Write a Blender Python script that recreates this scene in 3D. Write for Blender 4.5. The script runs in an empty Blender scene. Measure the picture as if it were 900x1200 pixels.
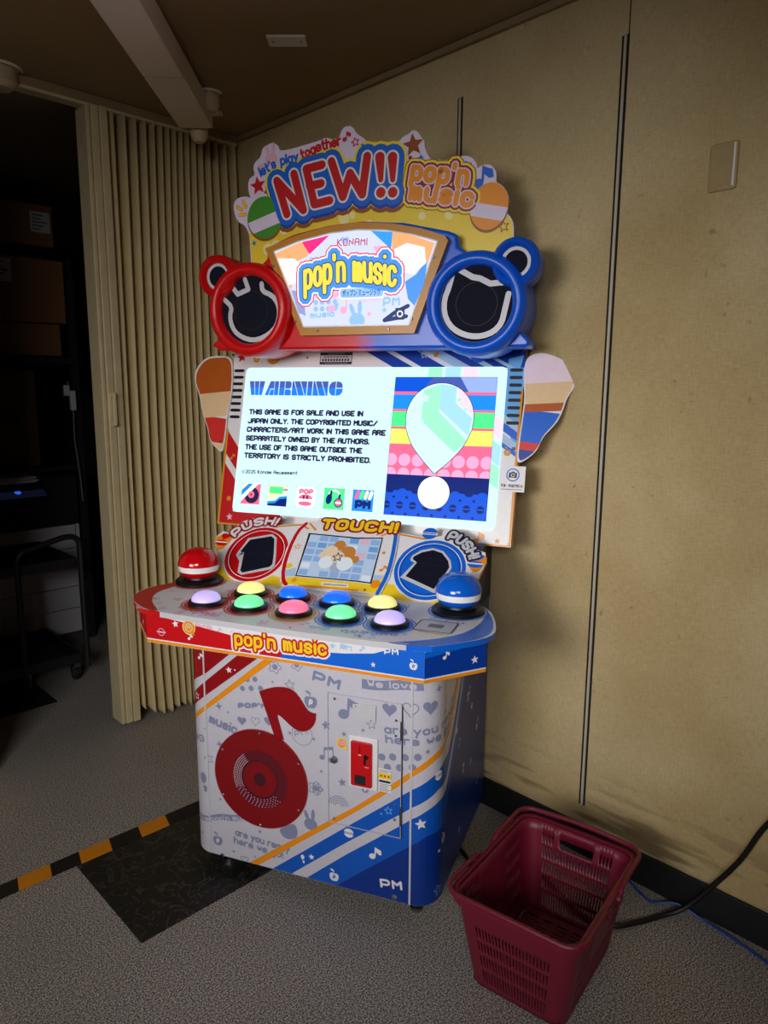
import bpy, bmesh, math, random
from math import sin, cos, pi, radians, sqrt, atan2, hypot
from mathutils import Vector, Matrix
from mathutils.geometry import tessellate_polygon

# ------------------------------------------------------------------ camera
# World axes: +X runs towards the long right-hand wall, +Y towards the folding partition.
sc = bpy.context.scene
cd = bpy.data.cameras.new('camera'); cam = bpy.data.objects.new('camera', cd); sc.collection.objects.link(cam)
cd.sensor_fit = 'VERTICAL'; cd.sensor_height = 36.0; cd.lens = 842.0/1200*36
A0, PT, RL = radians(44.5), .1723, .0058
r0 = Vector((cos(A0), -sin(A0), 0)); f0 = Vector((sin(A0), cos(A0), 0)); zz = Vector((0, 0, 1))
fw = f0*cos(PT)-zz*sin(PT); up0 = f0*sin(PT)+zz*cos(PT)
rt = r0*cos(RL)+up0*sin(RL); up = up0*cos(RL)-r0*sin(RL)
M = Matrix((rt, up, -fw)).transposed().to_4x4(); M.translation = (0, 0, 1.5)
cam.matrix_world = M; cd.clip_start = .02; sc.camera = cam

# ------------------------------------------------------------------ world, lights, exposure
w = bpy.data.worlds.new('world'); sc.world = w; w.use_nodes = True
w.node_tree.nodes['Background'].inputs[0].default_value = (.95, .85, .72, 1)
w.node_tree.nodes['Background'].inputs[1].default_value = .01
def area(name, loc, target, sx, sy, power, col, spread=180):
    l = bpy.data.lights.new(name, 'AREA'); l.shape = 'RECTANGLE'; l.size = sx; l.size_y = sy
    l.energy = power; l.color = col; l.spread = radians(spread)
    o = bpy.data.objects.new(name, l); sc.collection.objects.link(o); o.location = loc
    o.rotation_euler = (Vector(target)-Vector(loc)).to_track_quat('-Z', 'Y').to_euler()
    return o
# the lit rest of the room behind the camera
area('room_light', (-2.3, .5, 1.75), (1.7, 1.3, 1.12), 1.6, .8, 5.9, (1, .97, .95), 42)
area('room_fill', (-2.0, -1.2, 2.3), (1.1, 2.5, .35), 1.6, .8, 11.5, (1, .97, .94), 62)
sc.view_settings.view_transform = 'Standard'; sc.view_settings.look = 'None'
sc.view_settings.gamma = 1; sc.view_settings.use_curve_mapping = False
sc.view_settings.exposure = 0
sc.cycles.max_bounces = 6

# ------------------------------------------------------------------ materials
def lin(c):
    return tuple((v/255/12.92 if v/255 <= .04045 else ((v/255+.055)/1.055)**2.4) for v in c)
MATS = {}
def mat(name, rgb, rough=.45, emis=0, metal=0, grain=.05, scale=60, spec=.5, bump=0, ecol=None):
    if name in MATS: return MATS[name]
    m = bpy.data.materials.new(name); m.use_nodes = True; nt = m.node_tree; b = nt.nodes['Principled BSDF']
    c = lin(rgb)
    b.inputs['Roughness'].default_value = rough; b.inputs['Metallic'].default_value = metal
    b.inputs['Specular IOR Level'].default_value = spec
    tc = nt.nodes.new('ShaderNodeTexCoord'); n = nt.nodes.new('ShaderNodeTexNoise'); n.inputs['Scale'].default_value = scale
    n.inputs['Detail'].default_value = 2
    nt.links.new(tc.outputs['Object'], n.inputs['Vector'])
    mx = nt.nodes.new('ShaderNodeMix'); mx.data_type = 'RGBA'
    mx.inputs[6].default_value = tuple(v*(1-grain) for v in c)+(1,); mx.inputs[7].default_value = tuple(min(1, v*(1+grain)) for v in c)+(1,)
    nt.links.new(n.outputs['Fac'], mx.inputs[0]); nt.links.new(mx.outputs[2], b.inputs['Base Color'])
    if emis:
        b.inputs['Emission Color'].default_value = lin(ecol or rgb)+(1,); b.inputs['Emission Strength'].default_value = emis
    if bump:
        bp = nt.nodes.new('ShaderNodeBump'); bp.inputs['Strength'].default_value = bump; bp.inputs['Distance'].default_value = .002
        nt.links.new(n.outputs['Fac'], bp.inputs['Height']); nt.links.new(bp.outputs['Normal'], b.inputs['Normal'])
    MATS[name] = m; return m
def glow(name, rgb, s=1.0):            # a colour shown by a lit display
    if name in MATS: return MATS[name]
    m = bpy.data.materials.new(name); m.use_nodes = True; nt = m.node_tree; b = nt.nodes['Principled BSDF']
    b.inputs['Base Color'].default_value = (.002, .002, .002, 1); b.inputs['Roughness'].default_value = .25; b.inputs['Specular IOR Level'].default_value = .06
    b.inputs['Emission Color'].default_value = lin(rgb)+(1,); b.inputs['Emission Strength'].default_value = s
    MATS[name] = m; return m
PR = .32
mat('white', (238, 236, 240), PR); mat('print_grey', (136, 142, 176), PR); mat('panel_white', (206, 204, 216), PR); mat('red', (205, 14, 24), PR); mat('dark_red', (150, 10, 26), PR)
mat('orange', (245, 150, 20), PR); mat('blue', (14, 104, 222), PR); mat('deep_blue', (8, 62, 165), PR); mat('navy', (14, 20, 52), .5)
mat('base_red', (150, 10, 20), PR); mat('base_blue', (14, 90, 196), PR); mat('base_deep', (8, 52, 142), PR); mat('light_blue', (110, 180, 245), PR); mat('yellow', (252, 214, 40), PR); mat('lemon', (250, 224, 60), PR); mat('gold', (222, 150, 30), PR)
mat('brown', (150, 80, 20), PR); mat('green', (70, 150, 45), PR); mat('black', (10, 10, 12), .4); mat('soft_black', (24, 24, 28), .6)
mat('lilac', (226, 212, 240), PR); mat('chrome', (200, 200, 205), .2, metal=1); mat('steel', (150, 150, 155), .35, metal=1)
mat('pale_pink', (238, 190, 205), PR); mat('pale_blue', (176, 208, 240), PR); mat('tan', (240, 205, 160), PR); mat('pink', (245, 150, 180), PR)
mat('grille', (9, 13, 34), .7, grain=.3, scale=900, spec=.2, bump=.4); mat('grey', (120, 120, 128), .5)
mat('clear_acrylic', (190, 192, 205), .2); mat('light_grey', (205, 205, 212), .4); mat('pale_yellow', (252, 238, 160), PR); mat('amber_print', (214, 168, 90), PR)
mat('cream', (225, 205, 160), .4)

def ramp_paint(name, c0, c1, x0, x1, rough):   # a sprayed colour change across the moulding
    m = bpy.data.materials.new(name); m.use_nodes = True; nt = m.node_tree; b = nt.nodes['Principled BSDF']
    tc = nt.nodes.new('ShaderNodeTexCoord'); sp = nt.nodes.new('ShaderNodeSeparateXYZ'); mr = nt.nodes.new('ShaderNodeMapRange')
    mr.inputs[1].default_value = x0; mr.inputs[2].default_value = x1
    mx = nt.nodes.new('ShaderNodeMix'); mx.data_type = 'RGBA'; mx.inputs[6].default_value = lin(c0)+(1,); mx.inputs[7].default_value = lin(c1)+(1,)
    nt.links.new(tc.outputs['Object'], sp.inputs[0]); nt.links.new(sp.outputs[0], mr.inputs[0]); nt.links.new(mr.outputs[0], mx.inputs[0])
    nt.links.new(mx.outputs[2], b.inputs['Base Color']); b.inputs['Roughness'].default_value = rough
    b.inputs['Specular IOR Level'].default_value = .45; b.inputs['Coat Weight'].default_value = 0; b.inputs['Coat Roughness'].default_value = .1
    MATS[name] = m; return m
ramp_paint('red_to_blue', (214, 8, 16), (8, 92, 222), -.01, .07, .3)

def wall_mat():
    m = bpy.data.materials.new('fabric_wallpaper'); m.use_nodes = True; nt = m.node_tree; b = nt.nodes['Principled BSDF']; L = nt.links.new
    tc = nt.nodes.new('ShaderNodeTexCoord')
    def noise(scale, detail, mapscale=None):
        n = nt.nodes.new('ShaderNodeTexNoise'); n.inputs['Scale'].default_value = scale; n.inputs['Detail'].default_value = detail
        if mapscale:
            mp = nt.nodes.new('ShaderNodeMapping'); mp.inputs['Scale'].default_value = mapscale; L(tc.outputs['Object'], mp.inputs[0]); L(mp.outputs[0], n.inputs[0])
        else: L(tc.outputs['Object'], n.inputs[0])
        return n
    big = noise(2.2, 4); weave = noise(1, 2, (1, 40, 260)); weave2 = noise(1, 2, (1, 260, 40)); spots = noise(34, 2)
    r = nt.nodes.new('ShaderNodeValToRGB'); e = r.color_ramp.elements
    e[0].position = .36; e[0].color = lin((186, 163, 116))+(1,); e[1].position = .62; e[1].color = lin((206, 186, 144))+(1,)
    L(big.outputs['Fac'], r.inputs[0])
    ad = nt.nodes.new('ShaderNodeMath'); ad.operation = 'ADD'; L(weave.outputs['Fac'], ad.inputs[0]); L(weave2.outputs['Fac'], ad.inputs[1])
    mr = nt.nodes.new('ShaderNodeMapRange'); mr.inputs[1].default_value = .7; mr.inputs[2].default_value = 1.3; mr.inputs[3].default_value = .87; mr.inputs[4].default_value = 1.09
    L(ad.outputs[0], mr.inputs[0])
    mu = nt.nodes.new('ShaderNodeMix'); mu.data_type = 'RGBA'; mu.blend_type = 'MULTIPLY'; mu.inputs[0].default_value = 1
    L(r.outputs[0], mu.inputs[6]); L(mr.outputs[0], mu.inputs[7])
    sr = nt.nodes.new('ShaderNodeMapRange'); sr.inputs[1].default_value = .70; sr.inputs[2].default_value = .78; sr.inputs[3].default_value = 0; sr.inputs[4].default_value = .5
    L(spots.outputs['Fac'], sr.inputs[0])
    m2 = nt.nodes.new('ShaderNodeMix'); m2.data_type = 'RGBA'; L(sr.outputs[0], m2.inputs[0]); L(mu.outputs[2], m2.inputs[6]); m2.inputs[7].default_value = lin((130, 100, 60))+(1,)
    # scuffed dirty zone near the skirting
    sp = nt.nodes.new('ShaderNodeSeparateXYZ'); L(tc.outputs['Object'], sp.inputs[0])
    gr = noise(1, 5, (1, 3, 26))
    hz = nt.nodes.new('ShaderNodeMapRange'); hz.inputs[1].default_value = .32; hz.inputs[2].default_value = .1; L(sp.outputs[2], hz.inputs[0])
    g2 = nt.nodes.new('ShaderNodeMapRange'); g2.inputs[1].default_value = .5; g2.inputs[2].default_value = .62; g2.inputs[4].default_value = .75; L(gr.outputs['Fac'], g2.inputs[0])
    mm = nt.nodes.new('ShaderNodeMath'); mm.operation = 'MULTIPLY'; L(hz.outputs[0], mm.inputs[0]); L(g2.outputs[0], mm.inputs[1])
    m3 = nt.nodes.new('ShaderNodeMix'); m3.data_type = 'RGBA'; L(mm.outputs[0], m3.inputs[0]); L(m2.outputs[2], m3.inputs[6]); m3.inputs[7].default_value = lin((80, 62, 40))+(1,)
    L(m3.outputs[2], b.inputs['Base Color']); b.inputs['Roughness'].default_value = .8; b.inputs['Specular IOR Level'].default_value = .25
    bp = nt.nodes.new('ShaderNodeBump'); bp.inputs['Strength'].default_value = .25; bp.inputs['Distance'].default_value = .001; L(ad.outputs[0], bp.inputs['Height']); L(bp.outputs[0], b.inputs['Normal'])
    MATS['fabric_wallpaper'] = m
wall_mat()
def floor_mat():
    m = bpy.data.materials.new('speckled_vinyl'); m.use_nodes = True; nt = m.node_tree; b = nt.nodes['Principled BSDF']; L = nt.links.new
    tc = nt.nodes.new('ShaderNodeTexCoord'); n = nt.nodes.new('ShaderNodeTexNoise'); n.inputs['Scale'].default_value = 235; n.inputs['Detail'].default_value = 6; n.inputs['Roughness'].default_value = .7
    n2 = nt.nodes.new('ShaderNodeTexNoise'); n2.inputs['Scale'].default_value = 1.6; n2.inputs['Detail'].default_value = 5
    L(tc.outputs['Object'], n.inputs[0]); L(tc.outputs['Object'], n2.inputs[0])
    r = nt.nodes.new('ShaderNodeValToRGB'); e = r.color_ramp.elements
    e[0].position = .43; e[0].color = lin((70, 66, 62))+(1,); e[1].position = .57; e[1].color = lin((214, 208, 202))+(1,)
    x = e.new(.5); x.color = lin((140, 135, 130))+(1,)
    L(n.outputs['Fac'], r.inputs[0])
    mr = nt.nodes.new('ShaderNodeMapRange'); mr.inputs[1].default_value = .3; mr.inputs[2].default_value = .7; mr.inputs[3].default_value = .85; mr.inputs[4].default_value = 1.05; L(n2.outputs['Fac'], mr.inputs[0])
    mu = nt.nodes.new('ShaderNodeMix'); mu.data_type = 'RGBA'; mu.blend_type = 'MULTIPLY'; mu.inputs[0].default_value = 1; L(r.outputs[0], mu.inputs[6]); L(mr.outputs[0], mu.inputs[7])
    L(mu.outputs[2], b.inputs['Base Color']); b.inputs['Roughness'].default_value = .55; b.inputs['Specular IOR Level'].default_value = .35
    MATS['speckled_vinyl'] = m
floor_mat()
def marble_mat():
    m = bpy.data.materials.new('dark_marbled_vinyl'); m.use_nodes = True; nt = m.node_tree; b = nt.nodes['Principled BSDF']; L = nt.links.new
    tc = nt.nodes.new('ShaderNodeTexCoord'); n = nt.nodes.new('ShaderNodeTexNoise'); n.inputs['Scale'].default_value = 9; n.inputs['Detail'].default_value = 6; n.inputs['Distortion'].default_value = 2.2
    L(tc.outputs['Object'], n.inputs[0]); r = nt.nodes.new('ShaderNodeValToRGB'); e = r.color_ramp.elements
    e[0].position = .47; e[0].color = lin((24, 25, 25))+(1,); e[1].position = .53; e[1].color = lin((24, 25, 25))+(1,)
    x = e.new(.5); x.color = lin((66, 64, 58))+(1,)
    L(n.outputs['Fac'], r.inputs[0]); L(r.outputs[0], b.inputs['Base Color']); b.inputs['Roughness'].default_value = .5
    MATS['dark_marbled_vinyl'] = m
marble_mat()
mat('ceiling_board', (152, 130, 98), .85, grain=.06, scale=8); mat('skirting_black', (20, 20, 22), .55); mat('partition_vinyl', (214, 194, 146), .6, grain=.1, scale=14)
mat('partition_post', (208, 190, 150), .5, grain=.14, scale=18); mat('aluminium', (196, 188, 170), .45, metal=.1); mat('gap_dark', (26, 18, 10), .9)
mat('tape_black', (16, 15, 15), .6); mat('tape_yellow', (224, 140, 14), .6, grain=.08); mat('basket_red', (118, 22, 46), .42, grain=.06, scale=30)
mat('cable_black', (14, 13, 13), .5); mat('cable_blue', (22, 66, 160), .45); mat('cardboard', (140, 96, 58), .85, grain=.08, scale=20); mat('paper', (205, 205, 208), .8)
mat('dark_wood', (92, 64, 40), .6, grain=.2, scale=6); mat('machine_white', (196, 198, 206), .5); mat('machine_dark', (26, 26, 30), .5); mat('storage_wall', (48, 46, 46), .9)
mat('rubber', (16, 16, 17), .7); mat('beam_white', (232, 220, 208), .6); mat('knob_white', (200, 182, 150), .5)

# ------------------------------------------------------------------ objects
def link(o, parent=None):
    sc.collection.objects.link(o)
    if parent: o.parent = parent
    return o
def tag(o, label, cat, group=None):
    o['label'] = label; o['category'] = cat
    if group: o['group'] = group
    return o
def thing(name, label, cat, loc=(0, 0, 0), rz=0, group=None):
    o = link(bpy.data.objects.new(name, None)); o.location = loc; o.rotation_euler = (0, 0, rz); o.empty_display_size = .1
    return tag(o, label, cat, group)

class MB:
    """collects polygons with their materials; build() links them as one mesh object"""
    def __init__(s): s.v = []; s.f = []; s.m = []; s.names = []
    def mi(s, n):
        if n not in s.names: s.names.append(n)
        return s.names.index(n)
    def face(s, pts, m):
        b = len(s.v); s.v += [tuple(p) for p in pts]; s.f.append(tuple(range(b, b+len(pts)))); s.m.append(s.mi(m))
    def grid(s, rows, m, closed=False):
        b = len(s.v); n = len(rows[0]); k = s.mi(m)
        for r in rows: s.v += [tuple(p) for p in r]
        for i in range(len(rows)-1):
            for j in range(n if closed else n-1):
                a = b+i*n+j; c = b+i*n+(j+1) % n
                s.f.append((a, c, c+n, a+n)); s.m.append(k)
    def box(s, x0, y0, z0, x1, y1, z1, m):
        b = len(s.v); s.v += [(x, y, z) for z in (z0, z1) for x, y in ((x0, y0), (x1, y0), (x1, y1), (x0, y1))]; k = s.mi(m)
        for q in ((3, 2, 1, 0), (4, 5, 6, 7), (0, 1, 5, 4), (1, 2, 6, 5), (2, 3, 7, 6), (3, 0, 4, 7)):
            s.f.append(tuple(b+i for i in q)); s.m.append(k)
    def prism(s, pts, fn, d0, d1, m, side=None):
        """outline in a plane pushed from depth d0 (back) to d1 (front); fn(u, v, d) gives the point"""
        if sum(p[0]*q[1]-q[0]*p[1] for p, q in zip(pts, pts[1:]+pts[:1])) < 0: pts = pts[::-1]
        b = len(s.v); n = len(pts); s.v += [tuple(fn(u, v, d0)) for u, v in pts]+[tuple(fn(u, v, d1)) for u, v in pts]
        k = s.mi(m); k2 = s.mi(side or m)
        s.f.append(tuple(range(b+n-1, b-1, -1))); s.m.append(k2); s.f.append(tuple(range(b+n, b+2*n))); s.m.append(k)
        for i in range(n):
            j = (i+1) % n; s.f.append((b+i, b+j, b+n+j, b+n+i)); s.m.append(k2)
    def lathe(s, prof, m, at=(0, 0, 0), axis='Z', seg=32, mats=None):
        """prof: list of (radius, height); mats may give one material per band"""
        def P(r, h, a):
            x, y = r*cos(a), r*sin(a)
            q = {'Z': (x, y, h), 'Y': (x, -h, y), 'X': (h, x, y)}[axis]
            return (at[0]+q[0], at[1]+q[1], at[2]+q[2])
        rows = [[P(r, h, 2*pi*i/seg) for i in range(seg)] for r, h in prof]
        b = len(s.v)
        for r in rows: s.v += r
        for i in range(len(rows)-1):
            k = s.mi(mats[i] if mats else m)
            for j in range(seg):
                a = b+i*seg+j; c = b+i*seg+(j+1) % seg
                s.f.append((a, c, c+seg, a+seg)); s.m.append(k)
    def tube(s, path, r, m, seg=10, caps=True, closed=False):
        path = [Vector(p) for p in path]; n = len(path); rows = []
        t0 = (path[1]-path[0]).normalized(); nrm = t0.orthogonal().normalized()
        for i, p in enumerate(path):
            if closed: t = (path[(i+1) % n]-path[i-1]).normalized()
            else: t = (path[min(i+1, n-1)]-path[max(i-1, 0)]).normalized()
            nrm = (nrm-t*nrm.dot(t)).normalized(); bi = t.cross(nrm)
            rows.append([p+nrm*(r*cos(2*pi*k/seg))+bi*(r*sin(2*pi*k/seg)) for k in range(seg)])
        if closed: rows.append(rows[0])
        s.grid(rows, m, True)
        if caps and not closed: s.face(rows[0][::-1], m); s.face(rows[-1], m)
    def art(s, A, fn, step=.0003, base=.0003):
        for i, (pts, m, lay) in enumerate(A.tris): s.face([fn(u, v, base+lay*step+(i*17 % 37)*3e-6) for u, v in pts], m)
    def build(s, name, parent=None, bevel=0, smooth=35, seg=2, solid=0, weld=True, sub=0):
        me = bpy.data.meshes.new(name); me.from_pydata(s.v, [], s.f)
        for n in s.names: me.materials.append(MATS[n])
        me.polygons.foreach_set('material_index', s.m)
        if weld:
            bm = bmesh.new(); bm.from_mesh(me); bmesh.ops.remove_doubles(bm, verts=bm.verts, dist=1e-5); bm.to_mesh(me); bm.free()
        me.update()
        if smooth:
            me.polygons.foreach_set('use_smooth', [True]*len(me.polygons)); me.set_sharp_from_angle(angle=radians(smooth))
        o = link(bpy.data.objects.new(name, me), parent)
        if solid:
            md = o.modifiers.new('solid', 'SOLIDIFY'); md.thickness = solid; md.offset = 0
        if bevel:
            md = o.modifiers.new('bevel', 'BEVEL'); md.width = bevel; md.segments = seg; md.limit_method = 'ANGLE'; md.angle_limit = radians(40)
            md.harden_normals = False
        return o

# ------------------------------------------------------------------ flat printed artwork
def chaikin(p, closed, it=2):
    for _ in range(it):
        q = []
        n = len(p)
        for i in range(n if closed else n-1):
            a, b = p[i], p[(i+1) % n]
            q += [(a[0]*.75+b[0]*.25, a[1]*.75+b[1]*.25), (a[0]*.25+b[0]*.75, a[1]*.25+b[1]*.75)]
        if not closed: q = [p[0]]+q+[p[-1]]
        p = q
    return p
def clip_half(poly, a, b, c):      # keep a*u+b*v <= c
    out = []; n = len(poly)
    for i in range(n):
        p, q = poly[i], poly[(i+1) % n]; dp = a*p[0]+b*p[1]-c; dq = a*q[0]+b*q[1]-c
        if dp <= 0: out.append(p)
        if (dp < 0 < dq) or (dq < 0 < dp):
            t = dp/(dp-dq); out.append((p[0]+(q[0]-p[0])*t, p[1]+(q[1]-p[1])*t))
    return out
def ngon(cx, cy, rx, ry=None, n=28, rot=0):
    ry = ry or rx; c, s = cos(rot), sin(rot)
    return [(cx+rx*cos(2*pi*i/n)*c-ry*sin(2*pi*i/n)*s, cy+rx*cos(2*pi*i/n)*s+ry*sin(2*pi*i/n)*c) for i in range(n)]
def rrect(x0, y0, x1, y1, r, n=5):
    out = []
    for cx, cy, a in ((x1-r, y1-r, 0), (x0+r, y1-r, 90), (x0+r, y0+r, 180), (x1-r, y0+r, 270)):
        out += [(cx+r*cos(radians(a+90*i/n)), cy+r*sin(radians(a+90*i/n))) for i in range(n+1)]
    return out
def star_pts(cx, cy, r, k=.42, n=5, rot=0):
    return [(cx+(r if i % 2 == 0 else r*k)*cos(pi/2+rot+pi*i/n), cy+(r if i % 2 == 0 else r*k)*sin(pi/2+rot+pi*i/n)) for i in range(2*n)]
def heart_pts(cx, cy, r, rot=0):
    o = []
    for i in range(24):
        t = 2*pi*i/24; x = r*.062*16*sin(t)**3; y = r*.062*(13*cos(t)-5*cos(2*t)-2*cos(3*t)-cos(4*t))
        o.append((cx+x*cos(rot)-y*sin(rot), cy+x*sin(rot)+y*cos(rot)))
    return o
GLYPHS = {
'A': '02 07 18 38 47 42/05 45', 'B': '02 08 38 47 46 35 05/35 44 43 32 02', 'C': '47 38 18 07 03 12 32 43', 'D': '02 08 38 47 43 32 02', 'E': '48 08 02 42/05 35',
'F': '48 08 02/05 35', 'G': '47 38 18 07 03 12 32 43 45 25', 'H': '02 08/42 48/05 45', 'I': '02 08', 'J': '48 43 32 12 03', 'K': '02 08/48 05 42', 'L': '08 02 42',
'M': '02 08 25 48 42', 'N': '02 08 42 48', 'O': '18 07 03 12 32 43 47 38 18', 'P': '02 08 38 47 45 34 04', 'Q': '18 07 03 12 32 43 47 38 18/24 42', 'R': '02 08 38 47 46 35 05/25 42',
'S': '47 38 18 07 06 15 35 44 43 32 12 03', 'T': '08 48/28 22', 'U': '08 03 12 32 43 48', 'V': '08 22 48', 'W': '08 12 26 32 48', 'X': '08 42/48 02', 'Y': '08 25 48/25 22', 'Z': '08 48 02 42',
'a': '46 42/45 36 16 05 03 12 32 43', 'b': '08 02/03 12 32 43 45 36 16 05', 'c': '45 36 16 05 03 12 32 43', 'd': '48 42/43 32 12 03 05 16 36 45', 'e': '04 44 45 36 16 05 03 12 32 43',
'f': '38 27 22/06 46', 'g': '46 41 30 10 01/45 36 16 05 03 12 32 43', 'h': '08 02/05 16 36 45 42', 'i': '06 02/08 08', 'k': '08 02/46 04 42', 'l': '08 02', 'm': '02 06/05 16 25 22/25 36 45 42',
'n': '02 06/05 16 36 45 42', 'o': '16 05 03 12 32 43 45 36 16', 'p': '00 06/05 16 36 45 43 32 12 03', 'r': '02 06/05 16 36', 's': '45 36 16 05 14 34 43 32 12 03', 't': '18 13 22 32/06 36',
'u': '06 03 12 32 43/46 42', 'v': '06 22 46', 'w': '06 12 25 32 46', 'y': '06 23/46 23 10', "'": '08 07', '!': '08 04/02 02', '.': '02 02', '/': '02 48', ',': '03 01', ' ': '',
'0': '18 07 03 12 32 43 47 38 18', '2': '07 18 38 47 45 02 42', '5': '48 08 05 35 44 43 32 02', '6': '38 07 03 12 32 43 44 35 05'}
NARROW = {'I': 0, 'i': 0, 'l': 0, "'": 0, '!': 0, '.': 0, ',': 0, ' ': 1.6, 't': 3, 'r': 3, 'f': 4, 'k': 4}
class Art:
    def __init__(s, clip=None, cuts=()): s.tris = []; s.clip = clip; s.cuts = cuts
    def _add(s, p, m, lay):
        if s.clip:
            x0, y0, x1, y1 = s.clip
            for h in ((-1, 0, -x0), (1, 0, x1), (0, -1, -y0), (0, 1, y1)):
                p = clip_half(p, *h)
                if len(p) < 3: return
        pieces = [p]
        for c in s.cuts:
            nx = []
            for q in pieces:
                a = clip_half(q, 1, 0, c); b = clip_half(q, -1, 0, -c)
                if len(a) > 2: nx.append(a)
                if len(b) > 2: nx.append(b)
            pieces = nx
        for q in pieces:
            ar = sum(a[0]*b[1]-b[0]*a[1] for a, b in zip(q, q[1:]+q[:1]))
            if abs(ar) < 1e-10: continue
            s.tris.append((q if ar > 0 else q[::-1], m, lay))
    def conv(s, p, m, lay): s._add(list(p), m, lay)
    def poly(s, pts, m, lay=0, holes=()):
        loops = [pts]+list(holes); fl = [p for l in loops for p in l]
        for t in tessellate_polygon([[Vector((x, y, 0)) for x, y in l] for l in loops]): s._add([fl[i] for i in t], m, lay)
    def ring(s, cx, cy, r1, r0, m, lay=0, n=36):
        for i in range(n):
            a, b = 2*pi*i/n, 2*pi*(i+1)/n
            s._add([(cx+r0*cos(a), cy+r0*sin(a)), (cx+r1*cos(a), cy+r1*sin(a)), (cx+r1*cos(b), cy+r1*sin(b)), (cx+r0*cos(b), cy+r0*sin(b))], m, lay)
    def disc(s, cx, cy, r, m, lay=0, n=28, ry=None, rot=0): s._add(ngon(cx, cy, r, ry, n, rot), m, lay)
    def stroke(s, pts, wd, m, lay=0, closed=False, n=10):
        h = wd/2; k = len(pts)
        for i in range(k if closed else k-1):
            (x0, y0), (x1, y1) = pts[i], pts[(i+1) % k]; d = hypot(x1-x0, y1-y0)
            if d < 1e-9: continue
            nx, ny = -(y1-y0)/d*h, (x1-x0)/d*h
            s._add([(x0+nx, y0+ny), (x0-nx, y0-ny), (x1-nx, y1-ny), (x1+nx, y1+ny)], m, lay)
        for p in pts: s._add(ngon(p[0], p[1], h, None, n, pi/n), m, lay)
    def outline(s, pts, wd, m, lay=0): s.stroke(pts, wd, m, lay, True, 6)
    def text(s, t, p0, p1, cap, wt, layers, soft=True, path=None, gap=2.0, n=8, wide=None):
        """writes t from p0 to p1 (baseline); cap = capital height, wt = stroke width, layers = [(material, extra width, layer)]"""
        adv = [NARROW.get(c, 4)+gap for c in t]; tot = sum(adv)-gap
        L = hypot(p1[0]-p0[0], p1[1]-p0[1]); ux = (L-wt)/tot; uy = (cap-wt)/6
        dx, dy = (p1[0]-p0[0])/L, (p1[1]-p0[1])/L; lines = []
        x = 0
        for c, a in zip(t, adv):
            for part in GLYPHS.get(c, '').split('/'):
                if not part.strip(): continue
                pp = [(int(q[0]), int(q[1])) for q in part.split()]
                if soft and len(pp) > 2:
                    cl = pp[0] == pp[-1]
                    pp = chaikin(pp[:-1] if cl else pp, cl, 2)
                    if cl: pp = pp+[pp[0]]
                elif len(pp) == 2 and pp[0] == pp[1]: pp = pp[:1]
                q = []
                for gx, gy in pp:
                    u = (x+gx)*ux+wt/2; v = (gy-2)*uy+wt/2
                    q.append(path(u, v) if path else (p0[0]+dx*u-dy*v, p0[1]+dy*u+dx*v))
                lines.append(q)
            x += a
        for m, ex, lay in layers:
            for q in lines: s.stroke(q, wt+ex, m, lay, False, n)
    def font(s, t, x, y, size, m, lay=0, bold=0, width=None, rot=0):
        cu = bpy.data.curves.new('t', 'FONT'); cu.body = t; cu.size = 1; cu.offset = bold; cu.resolution_u = 3
        ob = bpy.data.objects.new('t', cu); sc.collection.objects.link(ob); dg = bpy.context.evaluated_depsgraph_get(); me = ob.evaluated_get(dg).to_mesh()
        vs = [(v.co.x, v.co.y) for v in me.vertices]; fs = [tuple(p.vertices) for p in me.polygons]
        ob.evaluated_get(dg).to_mesh_clear(); bpy.data.objects.remove(ob); bpy.data.curves.remove(cu)
        if not vs: return
        x0 = min(v[0] for v in vs); x1 = max(v[0] for v in vs); sx = width/(x1-x0) if width else size; c, q = cos(rot), sin(rot)
        P = [((a-x0)*sx, b*size) for a, b in vs]; P = [(x+a*c-b*q, y+a*q+b*c) for a, b in P]
        for f in fs: s._add([P[i] for i in f], m, lay)
    # small motifs -----------------------------------------------------
    def star(s, c, r, m, lay=0, rot=0, hollow=0):
        p = star_pts(c[0], c[1], r, .45, 5, rot)
        if hollow: s.outline(p, hollow, m, lay)
        else: s.poly(p, m, lay)
    def spark(s, c, r, m, lay=0, rot=0): s.poly(star_pts(c[0], c[1], r, .35, 4, rot), m, lay)
    def heart(s, c, r, m, lay=0, rot=0, hollow=0):
        p = heart_pts(c[0], c[1], r, rot)
        if hollow: s.outline(p, hollow, m, lay)
        else: s.poly(p, m, lay)
    def flower(s, c, r, m, lay=0):
        p = []
        for i in range(30):
            a = 2*pi*i/30; q = r*(.82+.18*cos(5*a)); p.append((c[0]+q*cos(a), c[1]+q*sin(a)))
        s.outline(p, r*.12, m, lay); s.disc(c[0], c[1], r*.42, m, lay, 16)
    def note(s, c, r, m, lay=0, rot=0):
        T = lambda u, v: (c[0]+(u*cos(rot)-v*sin(rot))*r, c[1]+(u*sin(rot)+v*cos(rot))*r)
        s.conv([T(*p) for p in ngon(-.45, -.5, .48, .42, 18, .3)], m, lay)
        s.poly([T(*p) for p in ((-.18, -.5), (.02, -.5), (.1, .25), (.5, -.1), (.9, -.05), (.8, .6), (.35, .75), (-.1, .95))], m, lay)
    def beamed(s, c, r, m, lay=0):
        u = lambda x, y: (c[0]+x*r, c[1]+y*r)
        s.conv([u(*p) for p in ngon(-.6, -.6, .34, .34, 14)], m, lay); s.conv([u(*p) for p in ngon(.55, -.75, .34, .34, 14)], m, lay)
        s.stroke([u(-.3, -.6), u(-.3, .7), u(.82, .95), u(.85, -.7)], r*.14, m, lay); s.conv([u(-.36, .35), u(.86, .62), u(.86, 1.0), u(-.36, .76)], m, lay)
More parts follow.
